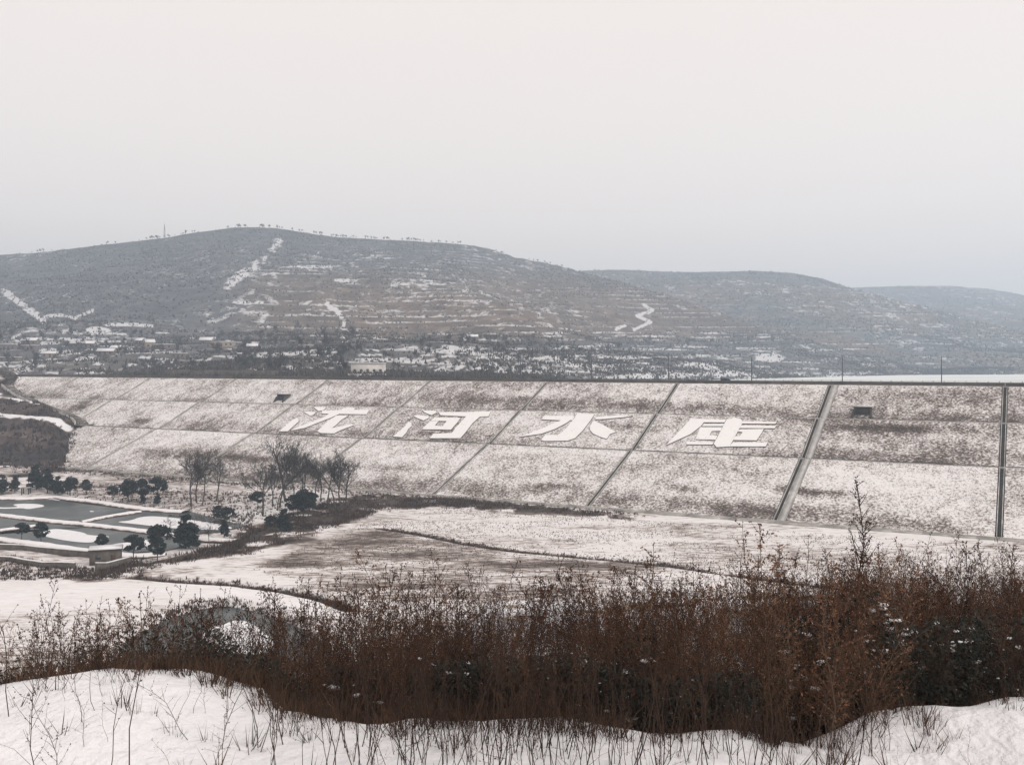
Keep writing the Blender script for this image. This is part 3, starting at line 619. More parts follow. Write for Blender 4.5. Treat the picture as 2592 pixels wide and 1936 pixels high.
# small vehicle
p = dam_pt((63-11.6)/0.882, -5.0, 0.06); car = empty('small_van', tuple(p), math.atan2(S_DIR[1], S_DIR[0])); tag(car, 'small dark blue van driving on the dam crest road', 'van')
mb = MB(); mb.hexa([(-1.6,-.7,.3),(1.6,-.7,.3),(1.6,.7,.3),(-1.6,.7,.3),(-1.6,-.7,.95),(1.6,-.7,.95),(1.6,.7,.95),(-1.6,.7,.95)])
mb.hexa([(-1.55,-.66,.951),(1.2,-.66,.951),(1.2,.66,.951),(-1.55,.66,.951),(-1.45,-.58,1.7),(.75,-.58,1.7),(.75,.58,1.7),(-1.45,.58,1.7)]); mb.build('body', M['blue'], car)
for x0, x1 in ((-1.3, -.5), (-.4, .4)): MB().box(x0, x1, -.675, -.6, 1.05, 1.5).build('window', M['pane'], car)
for x in (-1.05, 1.05):
    for y in (-.66, .66): MB().tube([(x, y-.09, .3), (x, y+.09, .3)], .3, 12).build('wheel', M['rubber'], car)

# ------------------------------------------------------------------ left abutment
ct = [dam_sw_at(*q) for q in ((30, 984), (62, 1004), (110, 1030), (170, 1052), (214, 1074), (182, 1098), (174, 1140), (163, 1188))]
cw = np.array([c[1] for c in ct]); csn = np.array([c[0] for c in ct]); od = np.argsort(cw); cw, csn = cw[od], csn[od]
cw = np.concatenate([[-30], cw, [90, 130]]); csn = np.concatenate([[csn[0]-40], csn, [csn[-1]+4, csn[-1]+2]])
def s_cont(w): return np.interp(w, cw, csn)
def abz(s, w):
    d = np.clip(s_cont(w)-s, -6, None)
    z = np.interp(w, [-30, 0, 8, 22, 27, 40, 46, 72, 80, 130], [-5, -5.6, -9, -15.5, -16.2, -22, -22.6, -35, -36, -36.8])
    base = damz(w); m = sstep(0, 14, d)
    z = base*(1-m)+(z+0.06*d*(w < 60))*m
    z = z+1.6*sstep(0, 12, d)*(fbm(s*.06, w*.1, 4, 87)-.45)+0.5*(fbm(s*.4, w*.4, 3, 88)-.5)*sstep(0, 4, d)
    return np.where(s_cont(w)-s < 0, base-0.8-(s-s_cont(w))*0.3, z+0.12)
AS = np.linspace(-520, -120, 260); AW = np.linspace(-24, 92, 150); SS, WW = np.meshgrid(AS, AW)
SS = SS+(s_cont(WW)+6+ -120+120 - (-120))*0  # regular grid
Z = abz(SS, WW); XY = sw2xy(SS, WW)
keepz = np.where(SS > s_cont(WW)+5, -60, Z)
d = s_cont(WW)-SS
_n = fbm(SS*.12, WW*.2, 4, 189); sna = 0.32+0.45*(fbm(SS*.08, WW*.12, 4, 89)-.5)+0.40*sstep(4.5, 1.2, np.abs(WW-25.5-2*np.sin(SS*.05))+8*(_n-.5))+0.42*sstep(3.0, .8, np.abs(WW-44-3*sstep(-180, -260, SS))+6*(_n-.5))*sstep(-1, 4, d)
sna += 0.25*sstep(14, 4, WW)*sstep(0.4, 0.6, fbm(SS*.1, WW*.2, 3, 90))
Vv = np.stack([XY[..., 0], XY[..., 1], Z], -1).reshape(-1, 3); Fq = grid_faces(*SS.shape)
ok = (d.ravel()[Fq] > -4).all(1)
used = np.unique(Fq[ok]); mp_ = np.full(len(Vv), -1); mp_[used] = np.arange(len(used))
tag(mobj('hillside', Vv[used], mp_[Fq[ok]], M['abut'], None, {'snow': sna.ravel()[used]}, True), kind='structure')
def ab_pt(s, w, lift=0): xy = sw2xy(s, w); return np.array((xy[0], xy[1], max(float(abz(s, w)), float(damz(w)))+lift))
# scrub on the abutment
n = 9000; S = rng.uniform(-400, -135, n); W = rng.uniform(-4, 84, n)
k = (s_cont(W)-S > -2.5+3*(fbm(S*.2, W*.2, 2, 94)-.5)) & (np.abs(W-25.5-2*np.sin(S*.05)) > 2.6) & (np.abs(W-44-3*sstep(-180, -260, S)) > 2.0) & (rng.random(n) < 0.3+0.9*sstep(.4, .6, fbm(S*.08, W*.1, 3, 92)))
S, W = S[k], W[k]; xy = sw2xy(S, W); P = np.concatenate([xy, np.where(s_cont(W)-S < 0, damz(W)+.1, abz(S, W))[:, None]], 1)
tag(clumps(P, rng.uniform(0.5, 1.7, len(P)), rng.uniform(0, .6, len(P)), 7, 'hillside_scrub', M['brush'], 0.6, 0.2), kind='stuff')
# access road curling round the abutment
RD = [dam_sw_at(*q) for q in ((24, 978), (45, 994), (75, 1011), (110, 1026), (150, 1041), (185, 1054), (206, 1063), (214, 1072), (213, 1080))]
RD = np.array(RD); tt = np.linspace(0, len(RD)-1, 60); RS = np.interp(tt, np.arange(len(RD)), RD[:, 0]); RW = np.interp(tt, np.arange(len(RD)), RD[:, 1])
for _ in range(3): RS[1:-1] = (RS[:-2]+2*RS[1:-1]+RS[2:])/4; RW[1:-1] = (RW[:-2]+2*RW[1:-1]+RW[2:])/4
C = np.array([ab_pt(a, b) for a, b in zip(RS, RW)])
T = np.gradient(C[:, :2], axis=0); T /= np.linalg.norm(T, axis=1)[:, None]; Nn = np.stack([-T[:, 1], T[:, 0]], 1)
def strip(C, Nn, a, b, z0, z1, name, m, parent=None, lvl=True):
    n = len(C); L_ = np.concatenate([C[:, :2]+Nn*a, C[:, 2:3]+z1], 1); R_ = np.concatenate([C[:, :2]+Nn*b, C[:, 2:3]+z1], 1)
    L0 = L_.copy(); L0[:, 2] = C[:, 2]+z0; R0 = R_.copy(); R0[:, 2] = C[:, 2]+z0
    V = np.stack([L_, R_, R0, L0], 1).reshape(-1, 3); i = np.arange(n-1)[:, None]*4; j = np.arange(4)[None]
    Fq = np.stack([i+j, i+(j+1) % 4, i+4+(j+1) % 4, i+4+j], -1).reshape(-1, 4)
    return mobj(name, V, Fq, m, parent)
rd = strip(C, Nn, -3.0, 3.0, -2.0, 0.55, 'road', M['berm']); tag(rd, kind='structure')
strip(C, Nn, 3.01, 3.5, -2.2, 0.95, 'kerb', M['concrete'], rd); strip(C, Nn, -3.5, -3.01, -2.2, 0.95, 'kerb', M['concrete'], rd)

# ------------------------------------------------------------------ ponds, dikes
def flat(name, P, z, m, parent=None, kind=None):
    me = bpy.data.meshes.new(name); me.from_pydata([(x, y, z) for x, y in P], [], [tuple(range(len(P)))]); me.materials.append(m); me.update()
    o = link(bpy.data.objects.new(name, me), parent)
    if kind: o['kind'] = kind
    return o
def smooth_poly(P, it=2):
    P = np.array(P, float)
    for _ in range(it):
        Q = np.empty((2*len(P), 2)); N_ = np.roll(P, -1, 0); Q[0::2] = .75*P+.25*N_; Q[1::2] = .25*P+.75*N_; P = Q
    return P
HI = 36.45
def gp(pts): return np.array([G(x, r, HI) for x, r in pts])
pd = flat('pond', gp([(-300, 1256), (60, 1264), (130, 1264), (330, 1290), (200, 1317), (140, 1314), (-300, 1284)]), -HI, M['ice'], None, 'structure')
for pts in ([(-20, 1282), (10, 1285), (50, 1283), (30, 1278), (45, 1275), (95, 1275), (118, 1281), (90, 1286), (70, 1289), (55, 1286), (10, 1288), (-20, 1287)], [(226, 1293), (236, 1293), (240, 1295), (229, 1296)]):
    flat('snow_patch', smooth_poly(gp(pts)), -HI+0.05, M['snow'], pd)
pd = flat('pond', gp([(205, 1317), (360, 1292), (480, 1294), (620, 1330), (560, 1345), (480, 1352), (250, 1330)]), -HI, M['ice'], None, 'structure')
flat('snow_patch', smooth_poly(gp([(288, 1321), (330, 1318), (355, 1308), (400, 1306), (520, 1320), (600, 1336), (560, 1342), (440, 1338), (350, 1327)])), -HI+0.05, M['snow'], pd)
pd = flat('pond', gp([(-300, 1284), (0, 1304), (110, 1324), (0, 1348), (-300, 1370)]), -HI, M['ice'], None, 'structure')
pd = flat('pond', gp([(-300, 1375), (0, 1340), (110, 1322), (250, 1332), (540, 1366), (420, 1392), (330, 1398), (-300, 1358)]), -HI, M['ice'], None, 'structure')
for pts in ([(80, 1349), (115, 1346), (122, 1340), (150, 1338), (215, 1348), (218, 1354), (270, 1357), (245, 1362), (240, 1374), (190, 1372), (130, 1362)], [(275, 1380), (300, 1375), (325, 1373), (322, 1367), (350, 1365), (378, 1367), (390, 1385), (340, 1392), (280, 1384)],
            [(262, 1357), (275, 1357), (277, 1360), (263, 1360)]):
    flat('snow_patch', smooth_poly(gp(pts)), -HI+0.05, M['snow'], pd)
p5 = F*36.6/1; pd = flat('pond', smooth_poly(np.array([G(x, r, 36.3) for x, r in ((290, 1615), (400, 1556), (470, 1534), (540, 1520), (590, 1520), (680, 1539), (770, 1572), (850, 1615), (850, 1690), (300, 1700))]), 1), -36.3, M['ice'], None, 'structure')
flat('snow_patch', smooth_poly(np.array([G(x, r, 36.3) for x, r in ((515, 1650), (505, 1612), (545, 1580), (560, 1584), (600, 1566), (650, 1582), (665, 1604), (700, 1618), (690, 1660))])), -36.25, M['snow'], pd)
def dike(pts, wd, h=0.8):
    P = np.array([G(x, r, 35.7) for x, r in pts]); n = 40
    L_ = np.concatenate([[0], np.cumsum(np.linalg.norm(np.diff(P, axis=0), axis=1))]); t = np.linspace(0, L_[-1], max(12, int(L_[-1]/1.2)))
    X = np.interp(t, L_, P[:, 0]); Y = np.interp(t, L_, P[:, 1]); T = np.stack([np.gradient(X), np.gradient(Y)], 1); T /= np.linalg.norm(T, axis=1)[:, None]
    Nn = np.stack([-T[:, 1], T[:, 0]], 1); ww = wd*(0.85+0.35*fbm(t*.4, t*0, 2, int(wd*10)+5))
    prof = [(-1.25, -37.4), (-1.05, -36.3), (-0.62, -35.72), (0, -35.62), (0.62, -35.72), (1.05, -36.3), (1.25, -37.4)]
    V = np.stack([np.stack([X+Nn[:, 0]*ww/2*a*(1+.16*(vnoise(t*1.1, a*9+t*0, 5)-.5)), Y+Nn[:, 1]*ww/2*a, z+h-1.02+0.14*(vnoise(t*.7, a*7+t*0, 6)-.5)], 1) for a, z in prof], 1)
    sn = np.array([-.3, -.1, 1.0, 1.2, 1.0, -.1, -.3])[None]+0*X[:, None]+0.2*(vnoise(t[:, None]*.5, np.arange(7)[None]*1.0, 3)-.5)
    o = mobj('dike', V, grid_faces(len(t), 7)[:, ::-1], M['ground'], None, {'snow': sn}, True); tag(o, kind='structure'); return o
dike([(-320, 1243), (0, 1256), (60, 1258), (140, 1253), (250, 1266), (330, 1278), (400, 1286), (470, 1290)], 3.4)
dike([(-320, 1272), (0, 1298), (140, 1314), (215, 1321), (330, 1334), (440, 1348), (520, 1358), (600, 1362)], 2.9)
dike([(205, 1316), (270, 1302), (355, 1290)], 1.6)
dike([(-120, 1356), (0, 1337), (100, 1324)], 1.4)
dike([(-320, 1352), (0, 1358), (120, 1374), (240, 1390), (330, 1400), (420, 1396)], 3.4)
dike([(0, 1238), (60, 1236), (-300, 1225)], 3)

# ------------------------------------------------------------------ trees
def bare_tree(seed, H, nlev=4, detail=1.0, twig_w=0.02, upright=0.6):
    """returns (trunk arrays, branch arrays) of a leafless tree of height H."""
    r = random.Random(seed); tr = MB(); br = MB(); tw = []
    def grow(p, d, L_, rad, lev):
        n = 5 if lev < 2 else 3; pts = [np.array(p)]; dd = np.array(d, float)
        for i in range(n):
            dd = dd+np.array([r.gauss(0, .13), r.gauss(0, .13), r.gauss(0.05, .05)]); dd /= np.linalg.norm(dd); pts.append(pts[-1]+dd*L_/n)
        R_ = np.linspace(rad, rad*(0.55 if lev < nlev-1 else .3), n+1)
        (tr if lev == 0 else br).tube(pts, R_, 6 if lev == 0 else (4 if lev == 1 else 3))
        if lev >= nlev:
            return
        k = max(2, int((6 if lev == 0 else r.choice([4, 5, 6]))*detail))
        for i in range(k):
            f = r.uniform(0.45 if lev == 0 else 0.2, 1.0); j = min(int(f*n), n-1); q = pts[j]+(pts[j+1]-pts[j])*(f*n-j)
            a = r.uniform(0, 6.283); sp = r.uniform(0.5, 1.1)*(1.2-upright*0.5)
            t = pts[j+1]-pts[j]; t /= np.linalg.norm(t); u = np.cross(t, (0.3, 0.9, 0.2)); u /= np.linalg.norm(u); v = np.cross(t, u)
            nd = t*math.cos(sp)+(u*math.cos(a)+v*math.sin(a))*math.sin(sp)+np.array((0, 0, 0.12*upright))
            grow(q, nd/np.linalg.norm(nd), L_*r.uniform(0.45, 0.75)*(1-.25*f*(lev == 0)), max(rad*r.uniform(.34, .5), twig_w), lev+1)
    grow((0, 0, -0.3), (r.gauss(0, .03), r.gauss(0, .03), 1), H*0.62, H*0.016, 0)
    return tr.arrays(), br.arrays()
def tree_variant(seed, H, **kw):
    (a, b), (c, d) = bare_tree(seed, H, **kw); zmax = c[:, 2].max(); f = H/zmax
    return mesh('trunk', a*f, b, M['bark']), mesh('branches', c*f, d, M['twig'])
def place_tree(var, name, loc, scale, rz, label, cat, group, pn=('trunk', 'branches')):
    o = empty(name, tuple(loc), rz, scale); tag(o, label, cat, group)
    for me, n in zip(var, pn): link(bpy.data.objects.new(n, me), o)
    return o
TV = [tree_variant(100+i, 15, nlev=4, detail=1.1, twig_w=0.032, upright=u) for i, u in enumerate((.7, .5, .9, .6, .8))]
bt = [(484, 1282, 142, 0, 'bare tree with straight trunk, farthest toward the ponds of the trio at the dam toe'), (512, 1276, 120, 1, 'slim bare tree, middle of the trio at the dam toe'),
      (548, 1268, 128, 3, 'bare tree with a forked crown, third of the trio at the dam toe'), (665, 1305, 132, 2, 'lone crooked bare tree between the trio and the tall cluster'),
      (702, 1292, 112, 1, 'bushy bare tree at the foot of the tall cluster'), (708, 1285, 150, 4, 'tall bare tree with twin leaders in the dam toe cluster'), (724, 1270, 160, 2, 'tallest bare tree of the dam toe cluster'),
      (766, 1262, 118, 0, 'bare tree with dense twigs behind the round evergreen'), (778, 1262, 112, 3, 'bare tree close behind the big round evergreen crown'), (796, 1258, 92, 2, 'thin crooked bare tree beside the round evergreen'),
      (827, 1280, 120, 4, 'straight slender bare tree left of the wide spreading pair'), (849, 1290, 140, 1, 'bare tree with wide crown, nearer of the spreading pair'), (862, 1282, 145, 3, 'bare tree with wide crown, farther of the spreading pair'),
      (498, 1272, 118, 4, 'slender bare tree squeezed between the first two of the trio'), (690, 1282, 122, 3, 'bare tree at the pond side of the tall cluster'), (742, 1272, 118, 1, 'bare tree on the field side of the tallest one'), (812, 1268, 112, 0, 'bare tree just before the straight slender one'), (874, 1276, 108, 2, 'last bare tree of the row, at the end of the spreading pair')]
for i, (px, row, hp, v, lab) in enumerate(bt):
    p = ground_hit(px, row); H = hp*1.14*p[1]/F; place_tree(TV[v], 'bare_tree', p, H/15, i*1.37, lab, 'tree', 'bare trees at the dam toe')
small = tree_variant(131, 6, nlev=3, detail=1.3, twig_w=0.02, upright=.5)
for px, row, hp, lab in ((427, 1345, 42, 'small bare tree on the dike beside the snowy pond'), (497, 1372, 55, 'thin bare sapling at the end of the dike by the dark conical evergreen'), (530, 1375, 55, 'thin bare sapling between the ponds and the brown bank')):
    p = ground_hit(px, row); place_tree(small, 'bare_sapling', p, hp*p[1]/F/6, px, lab, 'tree', 'bare saplings by the ponds')
# evergreens
def evergreen(seed, H, shape, n):
    r = np.random.default_rng(seed); tr = MB(); tr.tube([(0,0,-.2),(0.05,0,H*.25),(0,0.05,H*.6),(0,0,H*.85)], [H*.022,H*.018,H*.012,H*.004], 6)
    nc = 44; C_ = []
    for _ in range(nc):
        t = r.uniform(0, 1); a = r.uniform(0, 6.283)
        if shape == 'round': z = H*(.30+.66*t); rad = H*.34*math.sin(math.pi*(0.12+.82*t))
        elif shape == 'cone': z = H*(.12+.86*t); rad = H*.30*(1-t)**.8+.05*H*.2
        else: z = H*(.45+.5*t); rad = H*.42*math.sin(math.pi*(.2+.75*t))
        rr = rad*math.sqrt(r.uniform(0.15, 1)); C_.append((math.cos(a)*rr, math.sin(a)*rr, z))
        tr.tube([(0, 0, z*.72), (math.cos(a)*rr*.5, math.sin(a)*rr*.5, z*.88), (math.cos(a)*rr, math.sin(a)*rr, z)], [H*.008, H*.006, H*.003], 3)
    C_ = np.array(C_); k = r.integers(0, nc, n); d = r.normal(0, 1, (n, 3)); d /= np.linalg.norm(d, axis=1)[:, None]
    P = C_[k]+d*(H*.10*r.uniform(.5, 1.35, nc)[k]*r.uniform(.35, 1.1, n)**.6)[:, None]*np.array((1.1, 1.1, .8))
    u = r.normal(0, 1, (n, 3)); u /= np.linalg.norm(u, axis=1)[:, None]; v = np.cross(u, r.normal(0, 1, (n, 3))); v /= np.linalg.norm(v, axis=1)[:, None]
    s_ = H*.034*r.uniform(.6, 1.3, n)[:, None]
    V = np.stack([P-u*s_*1.4, P-v*s_*.6, P+u*s_*1.4, P+v*s_*.6], 1).reshape(-1, 3); Fq = np.arange(4*n).reshape(-1, 4)
    a, b = tr.arrays(); return mesh('trunk', a, b, M['bark']), mesh('crown', V, Fq, M['leaf'])
EV = {'round': evergreen(5, 4, 'round', 2600), 'round2': evergreen(6, 4, 'round', 2300), 'cone': evergreen(7, 6, 'cone', 2900), 'cone2': evergreen(8, 6, 'cone', 2600), 'umb': evergreen(9, 4, 'umb', 2300)}
EH = {'round': 4, 'round2': 4, 'cone': 6, 'cone2': 6, 'umb': 4}
evs = [(6, 1248, 46, 'cone', 'dark conifer at the foot of the brushy hillside, farthest from the dam'), (38, 1246, 40, 'cone2', 'dark conifer second along the foot of the brushy hillside'), (92, 1240, 62, 'cone', 'dark spiky conifer standing before the small snowy patch'), (120, 1248, 58, 'cone2', 'broad dark conifer at the corner of the upper pond'),
 (146, 1250, 44, 'cone', 'dark conifer beside the round shrubs above the upper pond'), (178, 1254, 44, 'round', 'dark rounded evergreen between the conifers and the dome shaped one'), (218, 1250, 34, 'round2', 'neat dome shaped evergreen above the upper pond bank'), (284, 1266, 34, 'umb', 'low bushy evergreen on the pond bank, before the row of three'),
 (325, 1268, 52, 'round', 'evergreen with visible trunk, first of the row of three by the dam toe'), (360, 1266, 50, 'round2', 'evergreen middle of the row of three by the dam toe'), (398, 1268, 56, 'umb', 'evergreen with twin stems, last of the row of three by the dam toe'), (362, 1274, 24, 'cone2', 'small pointed shrub under the row of three evergreens'),
 (398, 1274, 26, 'cone', 'small pointed shrub beneath the last of the row of three evergreens'),
 (55, 1368, 42, 'umb', 'flat topped evergreen on the near pond bank by the mud wall'), (104, 1372, 46, 'round2', 'ragged evergreen on the near pond bank above the mud wall'), (257, 1392, 38, 'round', 'round dark shrub behind the flat roofed hut'), (338, 1420, 62, 'umb', 'bushy palm like evergreen beside the flat roofed hut'),
 (402, 1402, 70, 'umb', 'wide dark evergreen at the near corner of the snowy pond'), (398, 1418, 56, 'round2', 'dark evergreen in front of the wide one at the snowy pond'), (470, 1388, 84, 'cone', 'tall dark conical evergreen at the end of the dike'), (478, 1388, 60, 'round', 'rounded evergreen leaning against the tall conical one'),
 (567, 1362, 44, 'cone2', 'small conical evergreen between the ponds and the brown bank'), (552, 1318, 36, 'round2', 'grey green bush beneath the bare trio of trees'), (575, 1330, 44, 'umb', 'dull green shrub on the bank of the far snowy pond'), (652, 1290, 44, 'umb', 'dark evergreen under the lone crooked bare tree'),
 (768, 1310, 66, 'round', 'big round dark evergreen below the cluster of bare trees'), (742, 1302, 46, 'round2', 'dark evergreen tucked behind the big round one'), (780, 1306, 58, 'umb', 'dark evergreen overlapping the big round one'), (718, 1345, 56, 'cone', 'upright dark evergreen below the twin leader bare tree'), (685, 1345, 38, 'umb', 'spreading dark shrub on the bank beside the upright evergreen')]
for i, (px, row, hp, v, lab) in enumerate(evs):
    p = ground_hit(px, row); f = hp*p[1]/F/EH[v]*1.06; place_tree(EV[v], 'evergreen_tree', p, (f*1.1, f*1.1, f), i*2.1, lab, 'tree', 'dark evergreens around the ponds', ('trunk', 'crown'))

# brush on banks, along ditches and the toe; straw stubble on the field
def scatter_poly(P, n):
    lo, hi = P.min(0), P.max(0); q = rng.uniform(lo, hi, (n*6, 2)); q = q[inside(P, q[:, 0], q[:, 1])][:n]; return q
def on_ground(q): return np.concatenate([q, groundz(q[:, 0], q[:, 1])[:, None]], 1)
BANK2 = BANK+0; q = scatter_poly(BANK, 5200); q = q+rng.normal(0, 1.4, q.shape)
_px = CX+q[:, 0]/q[:, 1]*F; q = q[rng.random(len(q)) < (.18+1.0*sstep(.42, .62, fbm(q[:, 0]*.16, q[:, 1]*.11, 3, 50)))*np.interp(_px, [300, 900, 1100, 1600], [1, 1, .75, .25])]; P = on_ground(q)
tag(clumps(P, rng.uniform(0.3, 1.0, len(P))*(.7+.9*fbm(P[:, 0]*.2, P[:, 1]*.2, 2, 51)), rng.uniform(0.0, .75, len(P)), 9, 'bank_brush', M['brush'], 0.9, 0.10, None, 0.9), kind='stuff')
def along(L_, n, sd_):
    t = rng.uniform(0, len(L_)-1.001, n); k = t.astype(int); f = (t-k)[:, None]; return L_[k]*(1-f)+L_[k+1]*f+rng.normal(0, sd_, (n, 2))
toe = np.array([sw2xy(s, 75.5+rng.normal(0, .3)) for s in np.linspace(-150, 60, 60)])
q = np.concatenate([along(POND5[:7], 420, .8), along(DITCH1, 900, .7), along(DITCH2, 700, .6), along(toe, 1600, 2.2),
   scatter_poly(poly([(140, 1215), (420, 1235), (900, 1265), (880, 1300), (640, 1310), (420, 1280), (200, 1262), (130, 1240)]), 1500), scatter_poly(poly([(0, 1405), (240, 1440), (330, 1432), (300, 1462), (0, 1468)]), 700), scatter_poly(poly([(400, 1290), (640, 1300), (640, 1335), (500, 1310)]), 500)])
P = on_ground(q)
tag(clumps(P, rng.uniform(0.25, 0.8, len(P)), rng.uniform(0.0, .7, len(P)), 7, 'ditch_brush', M['brush'], 0.6, 0.16), kind='stuff')
q = scatter_poly(poly([(640, 1440), (900, 1330), (1120, 1285), (1700, 1325), (2700, 1400), (2700, 1560), (1200, 1560), (900, 1530)]), 26000)
dens = fbm(q[:, 0]*.06, q[:, 1]*.16, 3, 93); q = q[rng.random(len(q)) < 0.15+1.0*sstep(.4, .65, dens)]
P = on_ground(q); tag(clumps(P, rng.uniform(0.12, 0.34, len(P)), rng.uniform(0.0, .9, len(P)), 4, 'field_stubble', M['straw'], 0.5, 0.2), kind='stuff')
# single tall weeds on the toe strip
# ------------------------------------------------------------------ walls and hut by the ponds
def wall_along(pts, h, th, label, cat='wall', name='mud_wall'):
    P = [ground_hit(x, r) for x, r in pts]; o = empty(name, tuple(P[0])); tag(o, label, cat); b0 = P[0]
    D = [p_-b0 for p_ in P]; t = np.linspace(0, len(D)-1, 28); k = np.minimum(t.astype(int), len(D)-2); f = t-k
    C = np.array([D[a]*(1-b)+D[a+1]*b for a, b in zip(k, f)]); T = np.gradient(C[:, :2], axis=0); T /= np.linalg.norm(T, axis=1)[:, None]; Nn = np.stack([-T[:, 1], T[:, 0]], 1)
    top = h*(0.72+0.5*fbm(t*.8, t*0, 3, int(abs(P[0][0])*3)))
    for nm, z0, z1, wd, m in (('wall', -0.6+0*top, top, th, M['mud']), ('snow_cap', top+.003, top+0.10, th+.08, M['snow'])):
        A = np.stack([np.concatenate([C[:, :2]+Nn*e*wd/2, (C[:, 2]+z)[:, None]], 1) for e, z in ((1, z1), (-1, z1), (-1, z0), (1, z0))], 1).reshape(-1, 3)
        i = np.arange(len(t)-1)[:, None]*4; j = np.arange(4)[None]; Fq = np.stack([i+j, i+(j+1) % 4, i+4+(j+1) % 4, i+4+j], -1).reshape(-1, 4)
        Fq = np.concatenate([Fq, [[3, 2, 1, 0]], [[4*(len(t)-1)+x for x in (0, 1, 2, 3)]]]); mobj(nm, A, Fq, m, o)
wall_along([(-60, 1392), (60, 1392), (150, 1404), (245, 1412)], 1.15, 0.5, 'long crumbling mud wall with snow on top along the near pond bank')
wall_along([(-60, 1418), (30, 1420), (110, 1436), (190, 1438)], 0.9, 0.5, 'low broken mud wall across the snowy yard')
wall_along([(242, 1446), (285, 1438), (332, 1424)], 1.3, 0.45, 'short mud wall in front of the flat roofed hut')
p = ground_hit(268, 1424); ht = empty('hut', tuple(p), 0.35); tag(ht, 'small flat roofed mud hut with a snowy roof at the end of the mud wall', 'hut')
MB().box(-2.6, 2.6, -1.8, 1.8, -0.6, 2.5).build('wall', M['mud'], ht); MB().box(-2.8, 2.8, -2.0, 2.0, 2.5, 2.68).build('roof', M['concrete_dark'], ht); MB().box(-2.75, 2.75, -1.95, 1.95, 2.683, 2.86).build('roof_snow', M['snow'], ht)
MB().box(0.9, 1.7, -1.85, -1.78, -0.2, 1.7).build('door', M['door'], ht); MB().box(-1.6, -0.8, -1.85, -1.78, 1.0, 1.7).build('window', M['pane'], ht)
p = ground_hit(66, 1250); ht = empty('pump_hut', tuple(p), 0.1); tag(ht, 'tiny open concrete pump hut on the corner of the upper pond bank', 'hut')
for x in (-.9, .9):
    for y in (-.6, .6): MB().box(x-.12, x+.12, y-.12, y+.12, -0.4, 1.7).build('post', M['concrete_dark'], ht)
MB().box(-1.2, 1.2, -.9, .9, 1.7, 1.85).build('roof', M['concrete'], ht)

# ------------------------------------------------------------------ village behind the dam
def house(px, row, wpx, hh, wallm, label, roof='gable', depth=5.5, rz=0.0, wins=3):
    p = hill_sample(HM, px, row); wd = wpx*p[1]/F; o = empty('house', tuple(p), rz); tag(o, label, 'house', 'village houses behind the dam'); h = wd/2; d = depth/2
    MB().box(-h, h, -d, d, -2.2, hh).build('wall', wallm, o)
    if roof == 'gable':
        rh = 0.32*depth; a = h+.4; b = d+.5; z = hh-.1
        V = [(-a,-b,z),(a,-b,z),(a,0,z+rh),(-a,0,z+rh),(-a,-b,z+.28),(a,-b,z+.28),(a,0,z+rh+.28),(-a,0,z+rh+.28)]; V2 = [(-x, -y, zz) for x, y, zz in V]
        for q in (V, V2): MB().hexa(q).build('roof', M['snow'], o)
        mb = MB()
        for sx in (-h+.02, h-.02-.2): mb.hexa([(sx,-d,hh-.002),(sx+.2,-d,hh-.002),(sx+.2,d,hh-.002),(sx,d,hh-.002),(sx,-.02,hh+rh-.15),(sx+.2,-.02,hh+rh-.15),(sx+.2,.02,hh+rh-.15),(sx,.02,hh+rh-.15)])
        mb.build('gable', wallm, o)
    else:
        MB().box(-h-.3, h+.3, -d-.3, d+.3, hh, hh+.22).build('roof', M['concrete'], o); MB().box(-h-.25, h+.25, -d-.25, d+.25, hh+.223, hh+.5).build('roof_snow', M['snow'], o)
    for i in range(wins):
        x = -h+wd*(i+.6)/(wins+.2)
        if i == wins//2: MB().box(x-.55, x+.55, -d-.06, -d+.1, 0, min(2.1, hh-.3)).build('door', M['door'], o)
        else: MB().box(x-.6, x+.6, -d-.05, -d+.1, .9, min(2.0, hh-.25)).build('window', M['pane'], o)
HOUSES = []
W_, T_, B_ = M['plaster_white'], M['plaster_tan'], M['brick']
